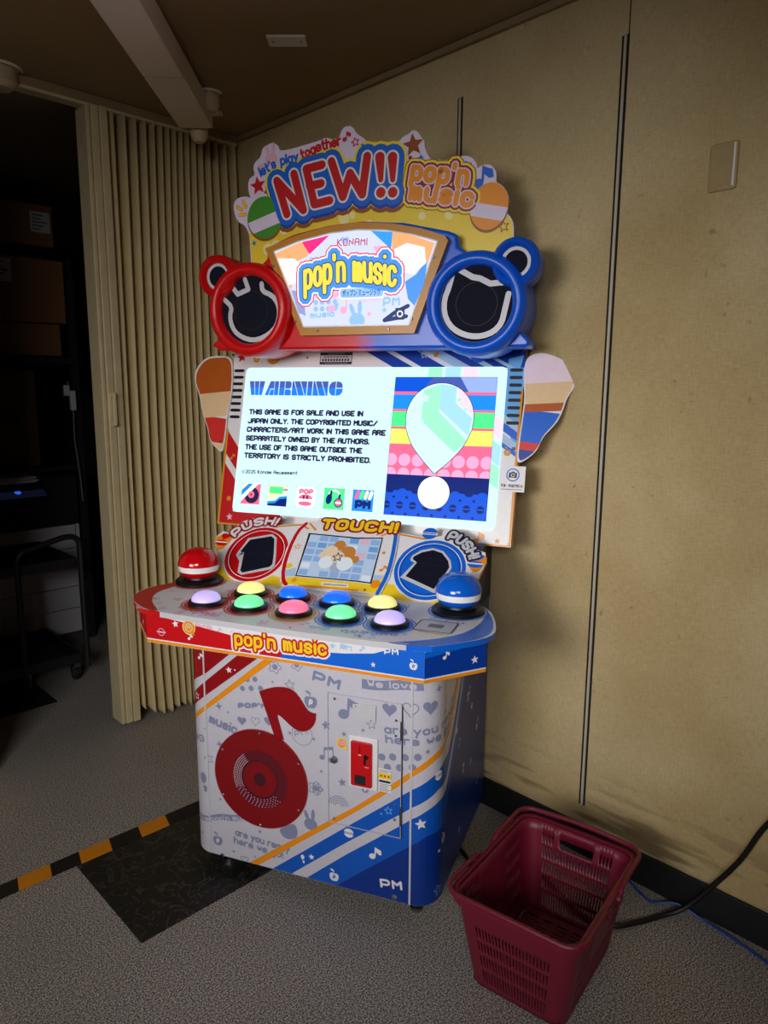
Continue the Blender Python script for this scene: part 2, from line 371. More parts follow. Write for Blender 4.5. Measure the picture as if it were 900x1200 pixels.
    def apple(s, c, r, m, m2, lay=0):
        s.poly([(c[0]+r*a*.95, c[1]+r*b*.85) for a, b in chaikin([(0, .75), (.5, 1), (1, .5), (.8, -.6), (.3, -1), (0, -.85), (-.3, -1), (-.8, -.6), (-1, .5), (-.5, 1)], True, 2)], m, lay)
        s.stroke([(c[0], c[1]+r*.6), (c[0]-r*.1, c[1]+r*1.15)], r*.13, m, lay); s.conv(ngon(c[0]-r*.35, c[1]+r*1.3, r*.42, r*.17, 12, -.5), m, lay)
        s.text('P', (c[0]-r*.26, c[1]-r*.42), (c[0]+r*.3, c[1]-r*.42), r*.85, r*.2, [(m2, 0, lay+1)])
    def rabbit(s, c, r, m, lay=0):
        s.conv(ngon(c[0], c[1]-r*.35, r*.72, r*.62, 20), m, lay); s.conv(ngon(c[0]-r*.45, c[1]+r*.55, r*.2, r*.55, 14, .35), m, lay); s.conv(ngon(c[0]+r*.25, c[1]+r*.7, r*.2, r*.6, 14, -.05), m, lay)
    def burger(s, c, r, m, m2, lay=0):
        s.conv(ngon(c[0], c[1], r, r*.92, 20), m, lay); s.conv([(c[0]-r, c[1]-r*.22), (c[0]+r, c[1]-r*.22), (c[0]+r, c[1]+r*.16), (c[0]-r, c[1]+r*.16)], m2, lay+1)
        s.stroke([(c[0]-r*.8, c[1]-.03*r), (c[0]+r*.8, c[1]-.03*r)], r*.14, m, lay+2)
    def rainbow(s, c, r, m, lay=0):
        for k in (1, .78, .56, .34): s.stroke([(c[0]+r*k*cos(a), c[1]+r*k*sin(a)) for a in [radians(10+16*i) for i in range(11)]], r*.09, m, lay, False, 6)
    def balloon(s, c, r, m, lay=0):
        s.conv(ngon(c[0], c[1], r*.62, r*.82, 18), m, lay); s.stroke([(c[0], c[1]-r*.8), (c[0]+r*.3, c[1]-r*1.6)], r*.1, m, lay); s.conv([(c[0]-r*.1, c[1]-r*1.2), (c[0]+r*.75, c[1]-r*1.2), (c[0]+r*.6, c[1]-r*2.1), (c[0]+r*.2, c[1]-r*2.1)], m, lay)
    def dots(s, pts, r, m, lay=0):
        for p in pts: s.disc(p[0], p[1], r, m, lay, 16)
    def banner(s, a, b, hgt, m, lay=0, sag=.004):
        n = 8; T = [(a[0]+(b[0]-a[0])*i/n, a[1]+(b[1]-a[1])*i/n+sag*sin(2*pi*i/n)) for i in range(n+1)]
        for i in range(n): s._add([(T[i][0], T[i][1]-hgt/2), (T[i+1][0], T[i+1][1]-hgt/2), (T[i+1][0], T[i+1][1]+hgt/2), (T[i][0], T[i][1]+hgt/2)], m, lay)

# ================================================================== THE ROOM
def structure(name, mb, **k):
    o = mb.build(name, **k); o['kind'] = 'structure'; return o
XW, YP, HC = 1.96, 2.95, 2.6
m_ = MB(); m_.box(-4.6, -3.2, -.1, 4.4, 6.2, 0, 'speckled_vinyl'); structure('floor', m_, smooth=0)
m_ = MB(); m_.box(-4.6, -3.2, HC, 4.4, 6.2, HC+.1, 'ceiling_board'); structure('ceiling', m_, smooth=0)
m_ = MB(); m_.box(XW, -3.2, 0, XW+.12, YP+.12, HC, 'fabric_wallpaper'); structure('wall_right', m_, smooth=0)
m_ = MB(); m_.box(XW-.012, -3.2, 0, XW, YP-.12, .104, 'skirting_black'); structure('baseboard_right', m_, bevel=.003)
m_ = MB(); m_.box(XW-.02, -3.2, HC-.022, XW, YP, HC, 'ceiling_board'); structure('trim_1', m_, bevel=.004)
m_ = MB(); m_.box(-4.6, YP-.03, HC-.035, XW-.02, YP+.03, HC, 'ceiling_board'); structure('trim_2', m_, bevel=.004)
m_ = MB(); m_.box(XW+.12, YP, 0, 4.4, YP+.12, HC, 'storage_wall'); structure('wall_storage_front', m_, smooth=0)
m_ = MB(); m_.box(-4.6, YP-.04, 0, .74, YP+.04, HC-.035, 'partition_vinyl'); structure('wall_unseen_blocker', m_, smooth=0)  # unseen wall, added to block both lamps from the storage room
m_ = MB(); m_.box(-4.6, 5.6, 0, 4.4, 5.7, HC, 'storage_wall'); structure('wall_storage_back', m_, smooth=0)
m_ = MB(); m_.box(2.75, YP+.12, 0, 2.85, 5.6, HC, 'storage_wall'); structure('wall_storage_right', m_, smooth=0)
# black vinyl floor inlays and the hazard tape between them
m_ = MB(); m_.box(.745, 1.693, 0, 1.75, 2.14, .0015, 'dark_marbled_vinyl'); structure('trim_3', m_, smooth=0)
m_ = MB(); m_.box(-1.2, 3.41, 0, 1.16, 4.4, .0015, 'dark_marbled_vinyl'); structure('trim_4', m_, smooth=0)

m_ = MB(); tw = .066
edges = [(0.4854,2.1713),(0.5164,2.1664),(0.5839,2.1317),(0.6794,2.1133),(0.7695,2.1152),(0.8690,2.1133),(0.9706,2.1280),(1.0697,2.1256),(1.1759,2.1434),(1.3941,2.1503)]
edges = edges[1:]
for k in range(12): edges.insert(0, (edges[0][0]-.115, 0))
for i in range(len(edges)-1):
    (x0, y0), (x1, y1) = edges[i], edges[i+1]; yc0 = 2.186-.022*x0; yc1 = 2.186-.022*x1; s_ = .028
    m_.prism([(x0-s_*.3, yc0-tw/2), (x1-s_*.3, yc1-tw/2), (x1+s_*.3, yc1+tw/2), (x0+s_*.3, yc0+tw/2)], lambda u, v, d: (u, v, d), .0015, .0027, 'tape_yellow' if i % 2 and i < 18 else 'tape_black')
tag(m_.build('hazard_tape', smooth=0), 'black and yellow striped hazard tape stuck along the floor', 'tape')

# vertical joint strips let into the long wall: dark gap, light strip, dark gap
def joint(y, z0, z1, which):
    m = MB(); m.box(XW-.0012, y-.011, z0, XW, y+.011, z1, 'gap_dark'); m.box(XW-.004, y-.0045, z0+.002, XW-.0012, y+.0035, z1-.002, 'aluminium')
    return structure(which, m, smooth=0)
joint(1.07, .168, 2.442, 'trim_5'); joint(1.648, .168, 2.434, 'trim_6')
m_ = MB(); m_.box(XW-.0008, 1.06, 2.442, XW, 1.063, HC-.022, 'gap_dark'); structure('trim_7', m_, smooth=0)

# blank metal cover plate
mat('plate_beige', (176, 154, 112), .32)
pl = thing('wall_plate', 'blank beige metal cover plate mounted high on the wall', 'wall plate', (XW, .781, 2.05))
m_ = MB(); m_.prism(rrect(-.035, -.057, .035, .057, .007), lambda u, v, d: (-d, u, v), 0, .008, 'plate_beige'); m_.build('plate', pl, bevel=.004, seg=3)
m_ = MB(); m_.prism(rrect(-.030, -.050, -.0245, .052, .002), lambda u, v, d: (-d, u, v), .007, .0105, 'white'); m_.build('painted_glint', pl, bevel=.001)  # white strip paints in the glint on the plate's curved edge
m_ = MB(); m_.prism(rrect(-.022, -.046, .029, .046, .004), lambda u, v, d: (-d, u, v), .007, .009, 'plate_beige'); m_.build('raised_cover', pl, bevel=.001)
# folding partition -----------------------------------------------------------------
fp = thing('folding_partition', 'beige accordion folding partition closing off the dark storage room', 'partition', (1.25, YP, 0))
random.seed(4)
N = 16; per = 14; rows_b = []; cols = []
for i in range(N*per+1):
    t = i/per; ph = t-int(t) if i < N*per else 1.0
    xx = .09+.615*(i/(N*per)) + .022*sin(2*pi*i/(N*per))
    yy = -.03+.12*(1-abs(sin(pi*ph))**.9)
    zb = .012+.028*(1-abs(sin(pi*ph)))+.010*sin(i*.11)+.006*sin(i*.41)
    if i < 30: zb += .07*(1-i/30.)**2
    cols.append((xx, yy, zb))
m_ = MB()
hs = [0, .03, .3, 1.2, 2.0, 2.555]
rowsv = [[(x+.006*sin(7*z+x*9)*(1 if 0 < k < 5 else 1), y+.004*sin(3*z+20*x), (zb if k == 0 else max(z, zb+.01))) for (x, y, zb) in cols] for k, z in enumerate(hs)]
m_.grid(rowsv, 'partition_vinyl'); m_.build('pleated_curtain', fp, smooth=80, solid=.003)
m_ = MB()
for x0, x1, y0, y1 in ((.008, .026, -.030, .07), (.0265, .058, -.036, .07), (.0585, .092, -.040, .06)): m_.box(x0, y0, .022, x1, y1, 2.565, 'partition_post')
m_.build('lead_post', fp, bevel=.005)
m_ = MB(); m_.box(.030, -.042, 1.33, .060, -.034, 1.475, 'partition_post'); m_.box(.036, -.062, 1.335, .050, -.034, 1.35, 'cream'); m_.box(.036, -.062, 1.455, .050, -.034, 1.47, 'cream'); m_.box(.036, -.066, 1.337, .050, -.056, 1.468, 'cream')
m_.build('pull_handle', fp, bevel=.003)
m_ = MB(); m_.box(-.4, -.028, 2.555, .69, .028, 2.575, 'partition_post'); m_.build('ceiling_track', fp, bevel=.002)

# long boxed strip across the ceiling ---------------------------------------------------
bs = thing('ceiling_light_box', 'long pale boxed light strip running across the dim ceiling', 'light box', (0, 0, 0))
e0 = Vector((.90, 1.94)); e1 = Vector((1.603, 2.70)); dv = (e1-e0).normalized(); nv = Vector((dv.y, -dv.x)); back = e0-dv*1.6
def beam_pt(a, b, z): p = back+dv*a+nv*b; return (p.x, p.y, z)
Lb = (e1-back).length; jn = Lb-.47; hw = .066
m_ = MB()
for a0, a1 in ((0, jn-.002), (jn+.002, Lb)):
    m_.prism([(-hw, 2.5), (hw, 2.5), (hw, 2.585), (-hw, 2.585)], lambda u, v, d: beam_pt(d, u, v), a1, a0, 'beam_white')
m_.build('housing', bs, bevel=.004)
m_ = MB(); m_.prism([(-hw-.022, 2.535), (-hw+.001, 2.515), (-hw+.001, 2.6), (-hw-.022, 2.6)], lambda u, v, d: beam_pt(d, u, v), Lb-.05, 0, 'partition_post'); m_.build('side_rail', bs, bevel=.003)
m_ = MB(); p = beam_pt(Lb+.05, .0, 2.50); m_.lathe([(0, -.04), (.02, -.036), (.032, -.02), (.036, 0), (.036, .02), (.03, .04), (.03, .1)], 'knob_white', p, 'Z', 20); m_.build('end_lamp_holder', bs)

def spot(x, y, label, r=.045):
    o = thing('ceiling_spot', label, 'ceiling fitting', (x, y, HC))
    m = MB(); m.lathe([(0, -.07), (r*.7, -.068), (r, -.05), (r, -.006), (r*1.15, 0)], 'knob_white', (0, 0, 0), 'Z', 20); m.build('shade', o)
    m = MB(); m.lathe([(r*1.3, -.008), (r*1.35, 0)], 'beam_white', (0, 0, 0), 'Z', 20); m.build('rim', o); return o
spot(1.60, 2.59, 'small round pale ceiling fitting just right of the boxed strip', .036)
spot(.955, 2.93, 'round pale ceiling fitting at the edge above the dark opening', .062)
def blank(x, y, sx, sy, label, rz):
    o = thing('ceiling_plate', label, 'ceiling plate', (x, y, HC), rz)
    m = MB(); m.box(-sx/2, -sy/2, -.008, sx/2, sy/2, 0, 'beam_white'); m.build('cover', o, bevel=.003)
    for s in (-1, 1):
        m = MB(); m.lathe([(0, -.0095), (.004, -.009), (.0045, -.008)], 'steel', (s*sx*.36, 0, 0), 'Z', 8); m.build('screw', o)
blank(1.55, 2.035, .125, .07, 'blank pale rectangular plate on the ceiling between strip and wall', radians(-45))
blank(1.715, 2.75, .07, .05, 'tiny blank plate on the ceiling near the partition', radians(-45))

# ================================================================== STORAGE ROOM
def carton(x0, y0, z0, x1, y1, z1, label, lab=None, group='cartons stacked in the storage room'):
    o = thing('cardboard_box', label, 'box', ((x0+x1)/2, (y0+y1)/2, z0), 0, group)
    hx, hy, h = (x1-x0)/2, (y1-y0)/2, z1-z0
    m = MB(); m.box(-hx, -hy, 0, hx, hy, h, 'cardboard'); m.build('carton_body', o, bevel=.004)
    m = MB(); m.box(-hx, -.025, h, hx, .025, h+.0008, 'cream'); m.build('packing_tape', o, smooth=0)
    if lab:
        a = Art(); u, v, w_, h_ = lab; a.poly([(u, v), (u+w_, v), (u+w_, v+h_), (u, v+h_)], 'paper', 0)
        for k in range(5): a.stroke([(u+w_*.12, v+h_*(.15+.17*k)), (u+w_*(.5+.35*((k*7) % 3)/2), v+h_*(.15+.17*k))], h_*.05, 'soft_black', 1, n=4)
        m = MB(); m.art(a, lambda p, q, d: (p, -hy-d, q)); m.build('paper_label', o, smooth=0)
    return o
carton(1.0, 4.2, 2.238, 1.59, 4.75, 2.45, 'brown carton with a pair of white labels, on top of the stack', (.18, .07, .1, .105))
carton(.95, 4.2, 1.836, 1.63, 4.8, 2.17, 'large brown carton with one white label, in the middle of the stack', (-.06, .2, .13, .12))
carton(1.0, 4.22, 1.66, 1.6, 4.75, 1.832, 'flat brown carton on the shelf, lowest of the stack')
m_ = MB(); m_.box(1.10, 4.2, 2.1705, 1.30, 4.35, 2.205, 'paper'); m_.box(1.3, 4.25, 2.1705, 1.56, 4.6, 2.2, 'machine_dark'); m_.box(1.0, 4.4, 2.1705, 1.1, 4.7, 2.2375, 'machine_dark')
tag(m_.build('document_tray', bevel=.004), 'dark tray with a white bundle squeezed between the two upper cartons', 'tray')
rk = thing('storage_rack', 'dark steel storage rack carrying the cartons behind the partition', 'rack', (0, 0, 0))
for x in (.3, 1.66):
    for y in (4.22, 4.85):
        m_ = MB(); m_.box(x-.02, y-.02, 0, x+.02, y+.02, 2.2, 'machine_dark'); m_.build('post', rk)
m_ = MB(); m_.box(.28, 4.19, 1.615, 1.68, 4.87, 1.655, 'machine_dark'); m_.build('shelf_board', rk, bevel=.003)
m_ = MB(); m_.box(.28, 4.19, 1.02, 1.68, 4.87, 1.049, 'machine_dark'); m_.build('shelf_board', rk, bevel=.003)
wb = thing('wooden_cabinet', 'brown wooden cabinet standing on the lower shelf of the rack', 'cabinet', (1.1, 4.5, 1.05))
m_ = MB(); m_.box(-.4, -.26, 0, .35, .3, .53, 'dark_wood'); m_.build('carcass', wb, bevel=.003)
m_ = MB(); m_.box(-.38, -.278, .02, .28, -.26, .51, 'dark_wood'); o = m_.build('door', wb, bevel=.003)
m_ = MB(); m_.box(.24, -.29, .23, .255, -.278, .31, 'steel'); m_.build('handle', o, bevel=.002)
m_ = MB()
for k, (dx, dy, r) in enumerate(((0, 0, 0), (.01, -.008, 0), (-.012, .006, 0), (.006, .0, 0))): m_.box(1.0+dx, 3.98+dy, .992+k*.008, 1.33+dx, 4.17+dy, 1.0+k*.008, 'paper')
tag(m_.build('paper_stack', bevel=.001), 'loose stack of white paper lying on top of the copier', 'paper')

cp = thing('copier', 'white office copier with black top unit and drawers behind the trolley', 'copier', (1.1, 4.2, 0))
m_ = MB(); m_.box(-.5, .02, .05, .53, .66, .70, 'machine_white')
a = Art()
a.text('FUJIFILM', (.255, .598), (.345, .598), .021, .004, [('soft_black', 0, 0)], n=6)
m_.art(a, lambda u, v, d: (u, -.002-d, v)); m_.build('body', cp, smooth=0)
for k, (z0, z1) in enumerate(((.06, .2), (.204, .33), (.334, .45), (.454, .56))):
    m_ = MB(); m_.box(-.49, 0, z0, .50, .02, z1, 'machine_white'); m_.box(-.15, -.004, z1-.03, .1, 0, z1-.01, 'light_grey'); m_.build('paper_drawer', cp, bevel=.003)
m_ = MB(); m_.box(-.49, -.001, .564, .50, .02, .7, 'machine_white'); m_.build('front_cover', cp, bevel=.003)
m_ = MB(); m_.box(-.5, .0, .702, .53, .66, .99, 'machine_dark'); m_.build('scanner_unit', cp, bevel=.008)
pn = MB(); tl = radians(58)
def pan(u, v, d): return (u, -.06+v*sin(tl)-d*cos(tl), .885+v*cos(tl)+d*sin(tl))
pn.prism(rrect(-.28, -.005, .36, .15, .01), pan, -.02, 0, 'machine_dark'); pobj = pn.build('control_panel', cp, bevel=.003)
glow('panel_screen', (20, 26, 50), .4); glow('panel_blue', (50, 100, 235), .8); glow('panel_white', (210, 215, 225), .6)
a = Art(); a.poly([(.06, .01), (.34, .01), (.34, .14), (.06, .14)], 'panel_screen', 0); a.poly([(.06, .128), (.34, .128), (.34, .14), (.06, .14)], 'panel_blue', 1)
for k in range(3): a.disc(.14+.075*k, .105, .012, 'panel_blue', 1, 10)
a.disc(.2, .06, .017, 'panel_blue', 1, 10); a.stroke([(.255, .072), (.275, .056)], .012, 'panel_white', 1, n=6)
for k in range(5): a.disc(.045, .02+.026*k, .005, 'panel_white', 1, 8)
m_ = MB(); m_.art(a, pan); m_.build('touch_screen', pobj, smooth=0)

tr = thing('utility_trolley', 'black steel utility trolley with two shelves parked before the copier', 'trolley', (1.06, 3.58, 0))
for z, nm in ((.10, 'lower_shelf'), (.60, 'upper_shelf')):
    m_ = MB(); m_.box(-.56, .0, z, .30, .52, z+.012, 'machine_dark')
    for q in ((-.56, 0, .30, .012), (-.56, .508, .30, .52), (-.56, 0, -.548, .52), (.288, 0, .30, .52)): m_.box(q[0], q[1], z+.012, q[2], q[3], z+.05, 'machine_dark')
    m_.build(nm, tr, bevel=.003)
for y in (.005, .515):
    m_ = MB(); m_.tube([(-.55, y, .09), (-.55, y, .60)], .014, 'machine_dark'); m_.build('post', tr)
m_ = MB()
path = [(.0, .005, .06), (.0, .005, .62)]
m_.tube([(.02, .0, .07), (.02, .0, .66)]+[(.02+.05*(1-cos(radians(a)))+.0, .0, .66+.06*sin(radians(a))) for a in range(15, 91, 15)]+[(.24, 0, .76)]+[(.27+.05*sin(radians(a)), 0, .71+.05*cos(radians(a))) for a in range(0, 91, 15)]+[(.32, 0, .07)], .0145, 'machine_dark'); m_.build('push_handle', tr)
for x, y in ((.03, .03), (.27, .03), (-.52, .03), (.27, .49), (-.52, .49)):
    m_ = MB(); m_.box(x-.016, y-.02, .075, x+.016, y+.02, .1, 'steel'); m_.box(x-.018, y-.012, .03, x-.014, y+.03, .08, 'steel'); m_.box(x+.014, y-.012, .03, x+.018, y+.03, .08, 'steel')
    o = m_.build('caster', tr); m_ = MB(); m_.lathe([(0, -.012), (.03, -.012), (.036, -.006), (.036, .006), (.03, .012), (0, .012)], 'rubber', (x, y+.012, .0365), 'X', 18); m_.build('wheel', o)
carton(1.73, 3.64, 0, 2.08, 4.05, .36, 'brown carton on the floor behind the partition post', group='cartons beside the partition')
carton(1.72, 3.66, .659, 2.1, 4.05, .93, 'brown carton on the side shelf behind the partition post', group='cartons beside the partition')
sh = thing('side_shelf', 'low dark shelf beside the copier holding a carton', 'shelf', (1.9, 3.86, 0))
m_ = MB(); m_.box(-.2, -.26, .62, .24, .24, .658, 'machine_dark'); m_.build('shelf_board', sh, bevel=.003)
for x in (-.185, .22):
    for y in (-.24, .22):
        m_ = MB(); m_.box(x-.012, y-.012, 0, x+.012, y+.012, .62, 'machine_dark'); m_.build('leg', sh)
hc = thing('hanging_cable', 'grey cable bundle hanging from the rack post', 'cable', (1.6, 4.17, 0))
m_ = MB(); m_.tube([(.0, 0, 1.52), (.02, -.01, 1.4), (.015, -.01, 1.2), (.03, -.015, 1.0), (.04, -.01, .84)], .004, 'grey', 6); m_.build('cord', hc)
m_ = MB(); m_.box(-.03, -.03, 1.44, .0, -.005, 1.5, 'light_grey'); m_.box(.0, -.035, 1.36, .03, -.01, 1.47, 'light_grey'); m_.build('plug_block', hc, bevel=.004)

# ================================================================== ARCADE CABINET
cab = thing('arcade_cabinet', 'tall red, white and blue music arcade cabinet with lit screen and dome buttons', 'arcade cabinet', (1.188, 1.5357, 0), -radians(64.7))
FW, RC, DEP = .328, .072, .62          # half width of the flat front, corner radius, depth
UC = FW+RC*pi/2
def wrap(u, z, off):
    a = abs(u); s = 1 if u > 0 else -1
    if a <= FW: return (u, -off, z)
    if a <= UC:
        th = (a-FW)/RC; return (s*(FW+(RC+off)*sin(th)), RC-(RC+off)*cos(th), z)
    return (s*(FW+RC+off), RC+a-UC, z)
UE = UC+DEP-RC
b_ = MB()
us = [-UE]+[-UC+i*(UC-FW)/8 for i in range(9)]+[FW+i*(UC-FW)/8 for i in range(9)]+[UE]
b_.grid([[wrap(u, z, 0) for u in us] for z in (.055, .80)], 'panel_white')
b_.face([wrap(u, .055, 0) for u in us], 'soft_black'); b_.face([wrap(u, .80, 0) for u in us[::-1]], 'soft_black')
b_.face([wrap(-UE, .055, 0), wrap(-UE, .8, 0), wrap(UE, .8, 0), wrap(UE, .055, 0)], 'soft_black')
cuts = [s*(FW+k*(UC-FW)/8) for k in range(9) for s in (-1, 1)]
A = Art((-UE, .056, UE, .80), cuts)
def band(up_, lo_, m, lay, ext0, ext1):
    """strip between two polylines drawn left to right, the ends carried on to u = ext0 / ext1"""
    def carry(p):
        p = sorted(p); a, b = p[0], p[1]; c, d = p[-2], p[-1]
        return [(ext0, a[1]+(b[1]-a[1])/(b[0]-a[0])*(ext0-a[0]))]+p+[(ext1, d[1]+(d[1]-c[1])/(d[0]-c[0])*(ext1-d[0]))]
    u, l = carry(up_), carry(lo_)
    A.poly(u+l[::-1], m, lay)
# upper left: red field, white and orange diagonals
st = [[(-0.3247,0.5526),(-0.1558,0.6953)], [(-0.3255,0.5344),(-0.1277,0.6942)], [(-0.3234,0.5819),(-0.1524,0.7167)], [(-0.3215,0.6285),(-0.2150,0.7199)], [(-0.3204,0.6525),(-0.2441,0.7175)]]
A.poly([(-.52, .81), (st[4][1][0]+.12, .81), st[4][1], st[4][0], (-.52, st[4][0][1]-.12)], 'base_red', 0)
band(st[4], st[3], 'panel_white', 1, -.52, .0); band(st[3], st[2], 'base_red', 1, -.52, .0); band(st[0], st[1], 'orange', 2, -.52, .0)
# lower right: orange, white, blue, white, deep blue sweeping up round the corner
def sweep(*p): return [q for q in p]
or_u = [(0.0361,0.2267),(0.1553,0.3169),(0.2684,0.4118)]+[(0.3344,0.4701),(0.3867,0.5094),(0.4292,0.5262),(0.4871,0.5265)]; or_l = [(0.0358,0.2065),(0.1553,0.2993),(0.2928,0.4126)]+[(0.3346,0.4516),(0.3871,0.4890),(0.4302,0.5059),(0.4889,0.5047)]
b1_u = [(0.0354,0.1726),(0.1357,0.2534),(0.2932,0.3793),(0.3293,0.4091)]+[(0.3880,0.4455),(0.4320,0.4688),(0.4867,0.4757)]; b1_l = [(0.0348,0.1214),(0.1356,0.2038),(0.2937,0.3256),(0.3299,0.3560),(0.3764,0.3827),(0.4120,0.4015),(0.4697,0.4064)]
b2_u = [(0.0343,0.0801),(0.1354,0.1657),(0.2941,0.2906),(0.3304,0.3213),(0.3769,0.3499),(0.4131,0.3644),(0.4639,0.3664)]; dk = [(0.1051,0.0577),(0.2005,0.1369),(0.3314,0.2418),(0.3783,0.2735),(0.4442,0.2741)]
def curve(p):               # heights along u, carried on up the side panel
    p = sorted(set(p)); q = [p[0]]
    for c in p[1:]:
        if c[0] > q[-1][0]+.004 and c[1] > q[-1][1]: q.append(c)
    u2, z2 = q[-1]
    for du, dz in ((.05, .055), (.12, .15), (.22, .33), (.40, .75)):
        q.append((max(u2, UC)+du, z2+dz))
    d0 = (q[1][1]-q[0][1])/(q[1][0]-q[0][0]); q = [(q[0][0]-.5, q[0][1]-.5*d0)]+q
    def f(u):
        for (a, b), (c, d) in zip(q, q[1:]):
            if u <= c: return b+(d-b)*(u-a)/(c-a)
        return q[-1][1]+(u-q[-1][0])*2
    return f
def swath(hi, lo, m, lay):
    n = 70; x0, x1 = -.36, UE
    for i in range(n):
        a, b = x0+(x1-x0)*i/n, x0+(x1-x0)*(i+1)/n
        q = [(a, lo(a)), (b, lo(b)), (b, hi(b)), (a, hi(a))]; A._add(q, m, lay)
flat0 = lambda u: -.6
c_or_u, c_or_l, c_b1u, c_b1l, c_b2u, c_dk = [curve(q) for q in (or_u, or_l, b1_u, b1_l, b2_u, dk)]
swath(c_or_u, c_or_l, 'orange', 2); swath(c_b1u, c_b1l, 'base_blue', 1); swath(c_b2u, flat0, 'base_blue', 1); swath(c_dk, flat0, 'base_deep', 2)
PG = 'print_grey'
# grey print, left of the door
for c in [(-0.1969,0.6230),(-0.1675,0.6277),(-0.1361,0.6326),(-0.1798,0.6538),(-0.1541,0.6578)]: A.disc(c[0], c[1], .0085, PG, 1, 18)
for c, r in zip([(-0.0873,0.7053),(-0.0170,0.7222)], (.021, .019)): A.flower(c, r, PG, 1)
A.text("POP'N", *[(-0.2135,0.5576),(-0.1138,0.5743)], .0175, .0068, [(PG, 0, 1)])
A.heart([(-0.2025,0.5205)][0], .0155, PG, 1); A.heart([(-0.1561,0.5270)][0], .0145, PG, 1, 0, .002); A.heart([(-0.1120,0.5347)][0], .0155, PG, 1)
for c, r in zip([(-0.2809,0.5534),(-0.2827,0.4301),(-0.0961,0.6587),(-0.2488,0.5391),(0.0339,0.5053)], (.014, .014, .006, .006, .008)): A.spark(c, r, PG, 1, .2)
A.star([(-0.0398,0.6581)][0], .016, PG, 1, .2, .0022); A.star([(-0.3244,0.3745)][0], .018, PG, 1, .3, .0022); A.star([(0.0735,0.5558)][0], .014, PG, 1, .2)
A.star([(0.0561,0.4092)][0], .006, PG, 1, .2); A.star([(-0.0426,0.5098)][0], .007, PG, 1, .2)
A.apple([(0.0256,0.6158)][0], .0225, PG, 'white', 1)
A.ring(*[(-0.0030,0.5117)][0], .033, .0312, PG, 1); A.text('PM!', *[(-0.0251,0.5024),(0.0189,0.5183)], .017, .003, [(PG, 0, 1)])
A.text('PM', *[(0.0297,0.6832),(0.1147,0.6659)], .032, .0085, [(PG, 0, 1)], soft=False)
A.text('music', *[(-0.3199,0.4944),(-0.2217,0.4701)], .033, .0072, [(PG, 0, 1)])
A.beamed([(0.0738,0.4682)][0], .024, PG, 1)
A.text('NG', *[(-0.3880,0.4156),(-0.3352,0.4268)], .024, .0055, [(PG, 0, 1)]); A.star([(-0.3622,0.5709)][0], .012, 'white', 4, .2, .002)
A.balloon([(-0.3487,0.3055)][0], .0215, PG, 1); A.star([(-0.3326,0.4710)][0], .006, PG, 1)
A.star([(-0.2410,0.6739)][0], .0115, 'white', 3, .2); A.disc(*[(-0.2205,0.6769)][0], .0025, 'white', 3, 10)
A.note([(-0.3400,0.7021)][0], .011, 'white', 3)
A.banner(*[(-0.3880,0.1617),(-0.3299,0.1712)], .019, PG, 1, 0); A.banner(*[(-0.3286,0.1715),(-0.1964,0.2105)], .021, PG, 1, .004); bl0, bl1 = [(-0.3223,0.1730),(-0.1964,0.2105)]; A.text("pop'n music", (bl0[0], bl0[1]-.0085), (bl1[0]+.02, bl1[1]-.0085), .0185, .0034, [('panel_white', 0, 3)])
bl0, bl1 = [(-0.3880,0.1625),(-0.3312,0.1709)]; A.text('love', (bl0[0], bl0[1]-.007), (bl1[0], bl1[1]-.007), .015, .003, [('panel_white', 0, 3)])
A.apple([(-0.3016,0.1030)][0], .019, PG, 'white', 1); A.star([(-0.2868,0.2468)][0], .006, PG, 1); A.star([(-0.1503,0.1700)][0], .007, PG, 1, .2); A.star([(-0.2447,0.0801)][0], .007, PG, 1); A.spark([(-0.1705,0.0801)][0], .006, PG, 1); A.star([(-0.3633,0.1127)][0], .006, PG, 1); A.star([(-0.2621,0.0540)][0], .005, PG, 1)
A.text('are you ready', *[(-0.2391,0.1362),(-0.0498,0.1219)], .025, .0052, [(PG, 0, 1)]); A.text('here we go!', *[(-0.2449,0.1081),(-0.0733,0.0978)], .025, .0052, [(PG, 0, 1)])
A.heart([(-0.2071,0.0621)][0], .013, PG, 1, 0, .0025); A.flower([(0.0364,0.3527)][0], .022, PG, 1); A.rabbit([(0.0208,0.2448)][0], .03, PG, 1)
A.poly(chaikin([(-0.0857,0.1921),(-0.0711,0.2040),(-0.0337,0.2266),(-0.0212,0.2018),(-0.0261,0.1783),(-0.0490,0.1672),(-0.0718,0.1701)], True), PG, 1)
# grey print behind and right of the door
bw0, bw1 = [(0.1821,0.6964),(0.3592,0.7139)]; A.banner(bw0, bw1, .028, PG, 1, -.003); bdz = (bw1[1]-bw0[1])/(bw1[0]-bw0[0])
A.text("We love pop'n music", (bw0[0]+.018, bw0[1]+.018*bdz-.0095), (bw0[0]+.40, bw0[1]+.40*bdz-.0095), .022, .0044, [('panel_white', 0, 3)])
A.note([(0.1433,0.6153)][0], .035, PG, 1)
A.heart([(0.2636,0.6344)][0], .0215, PG, 1); A.heart([(0.3239,0.6445)][0], .0225, PG, 1, 0, .003); A.heart([(0.3795,0.6514)][0], .0225, PG, 1)
A.text('are you ready', *[(0.2489,0.5616),(0.5148,0.5229)][0:1], [(0.2489,0.5616)][0] and ([(0.2489,0.5616)][0][0]+.29, [(0.2489,0.5616)][0][1]+.025), .026, .0058, [(PG, 0, 1)])
A.text('here we go!', [(0.2521,0.5332)][0], ([(0.2521,0.5332)][0][0]+.245, [(0.2521,0.5332)][0][1]+.02), .026, .0058, [(PG, 0, 1)])
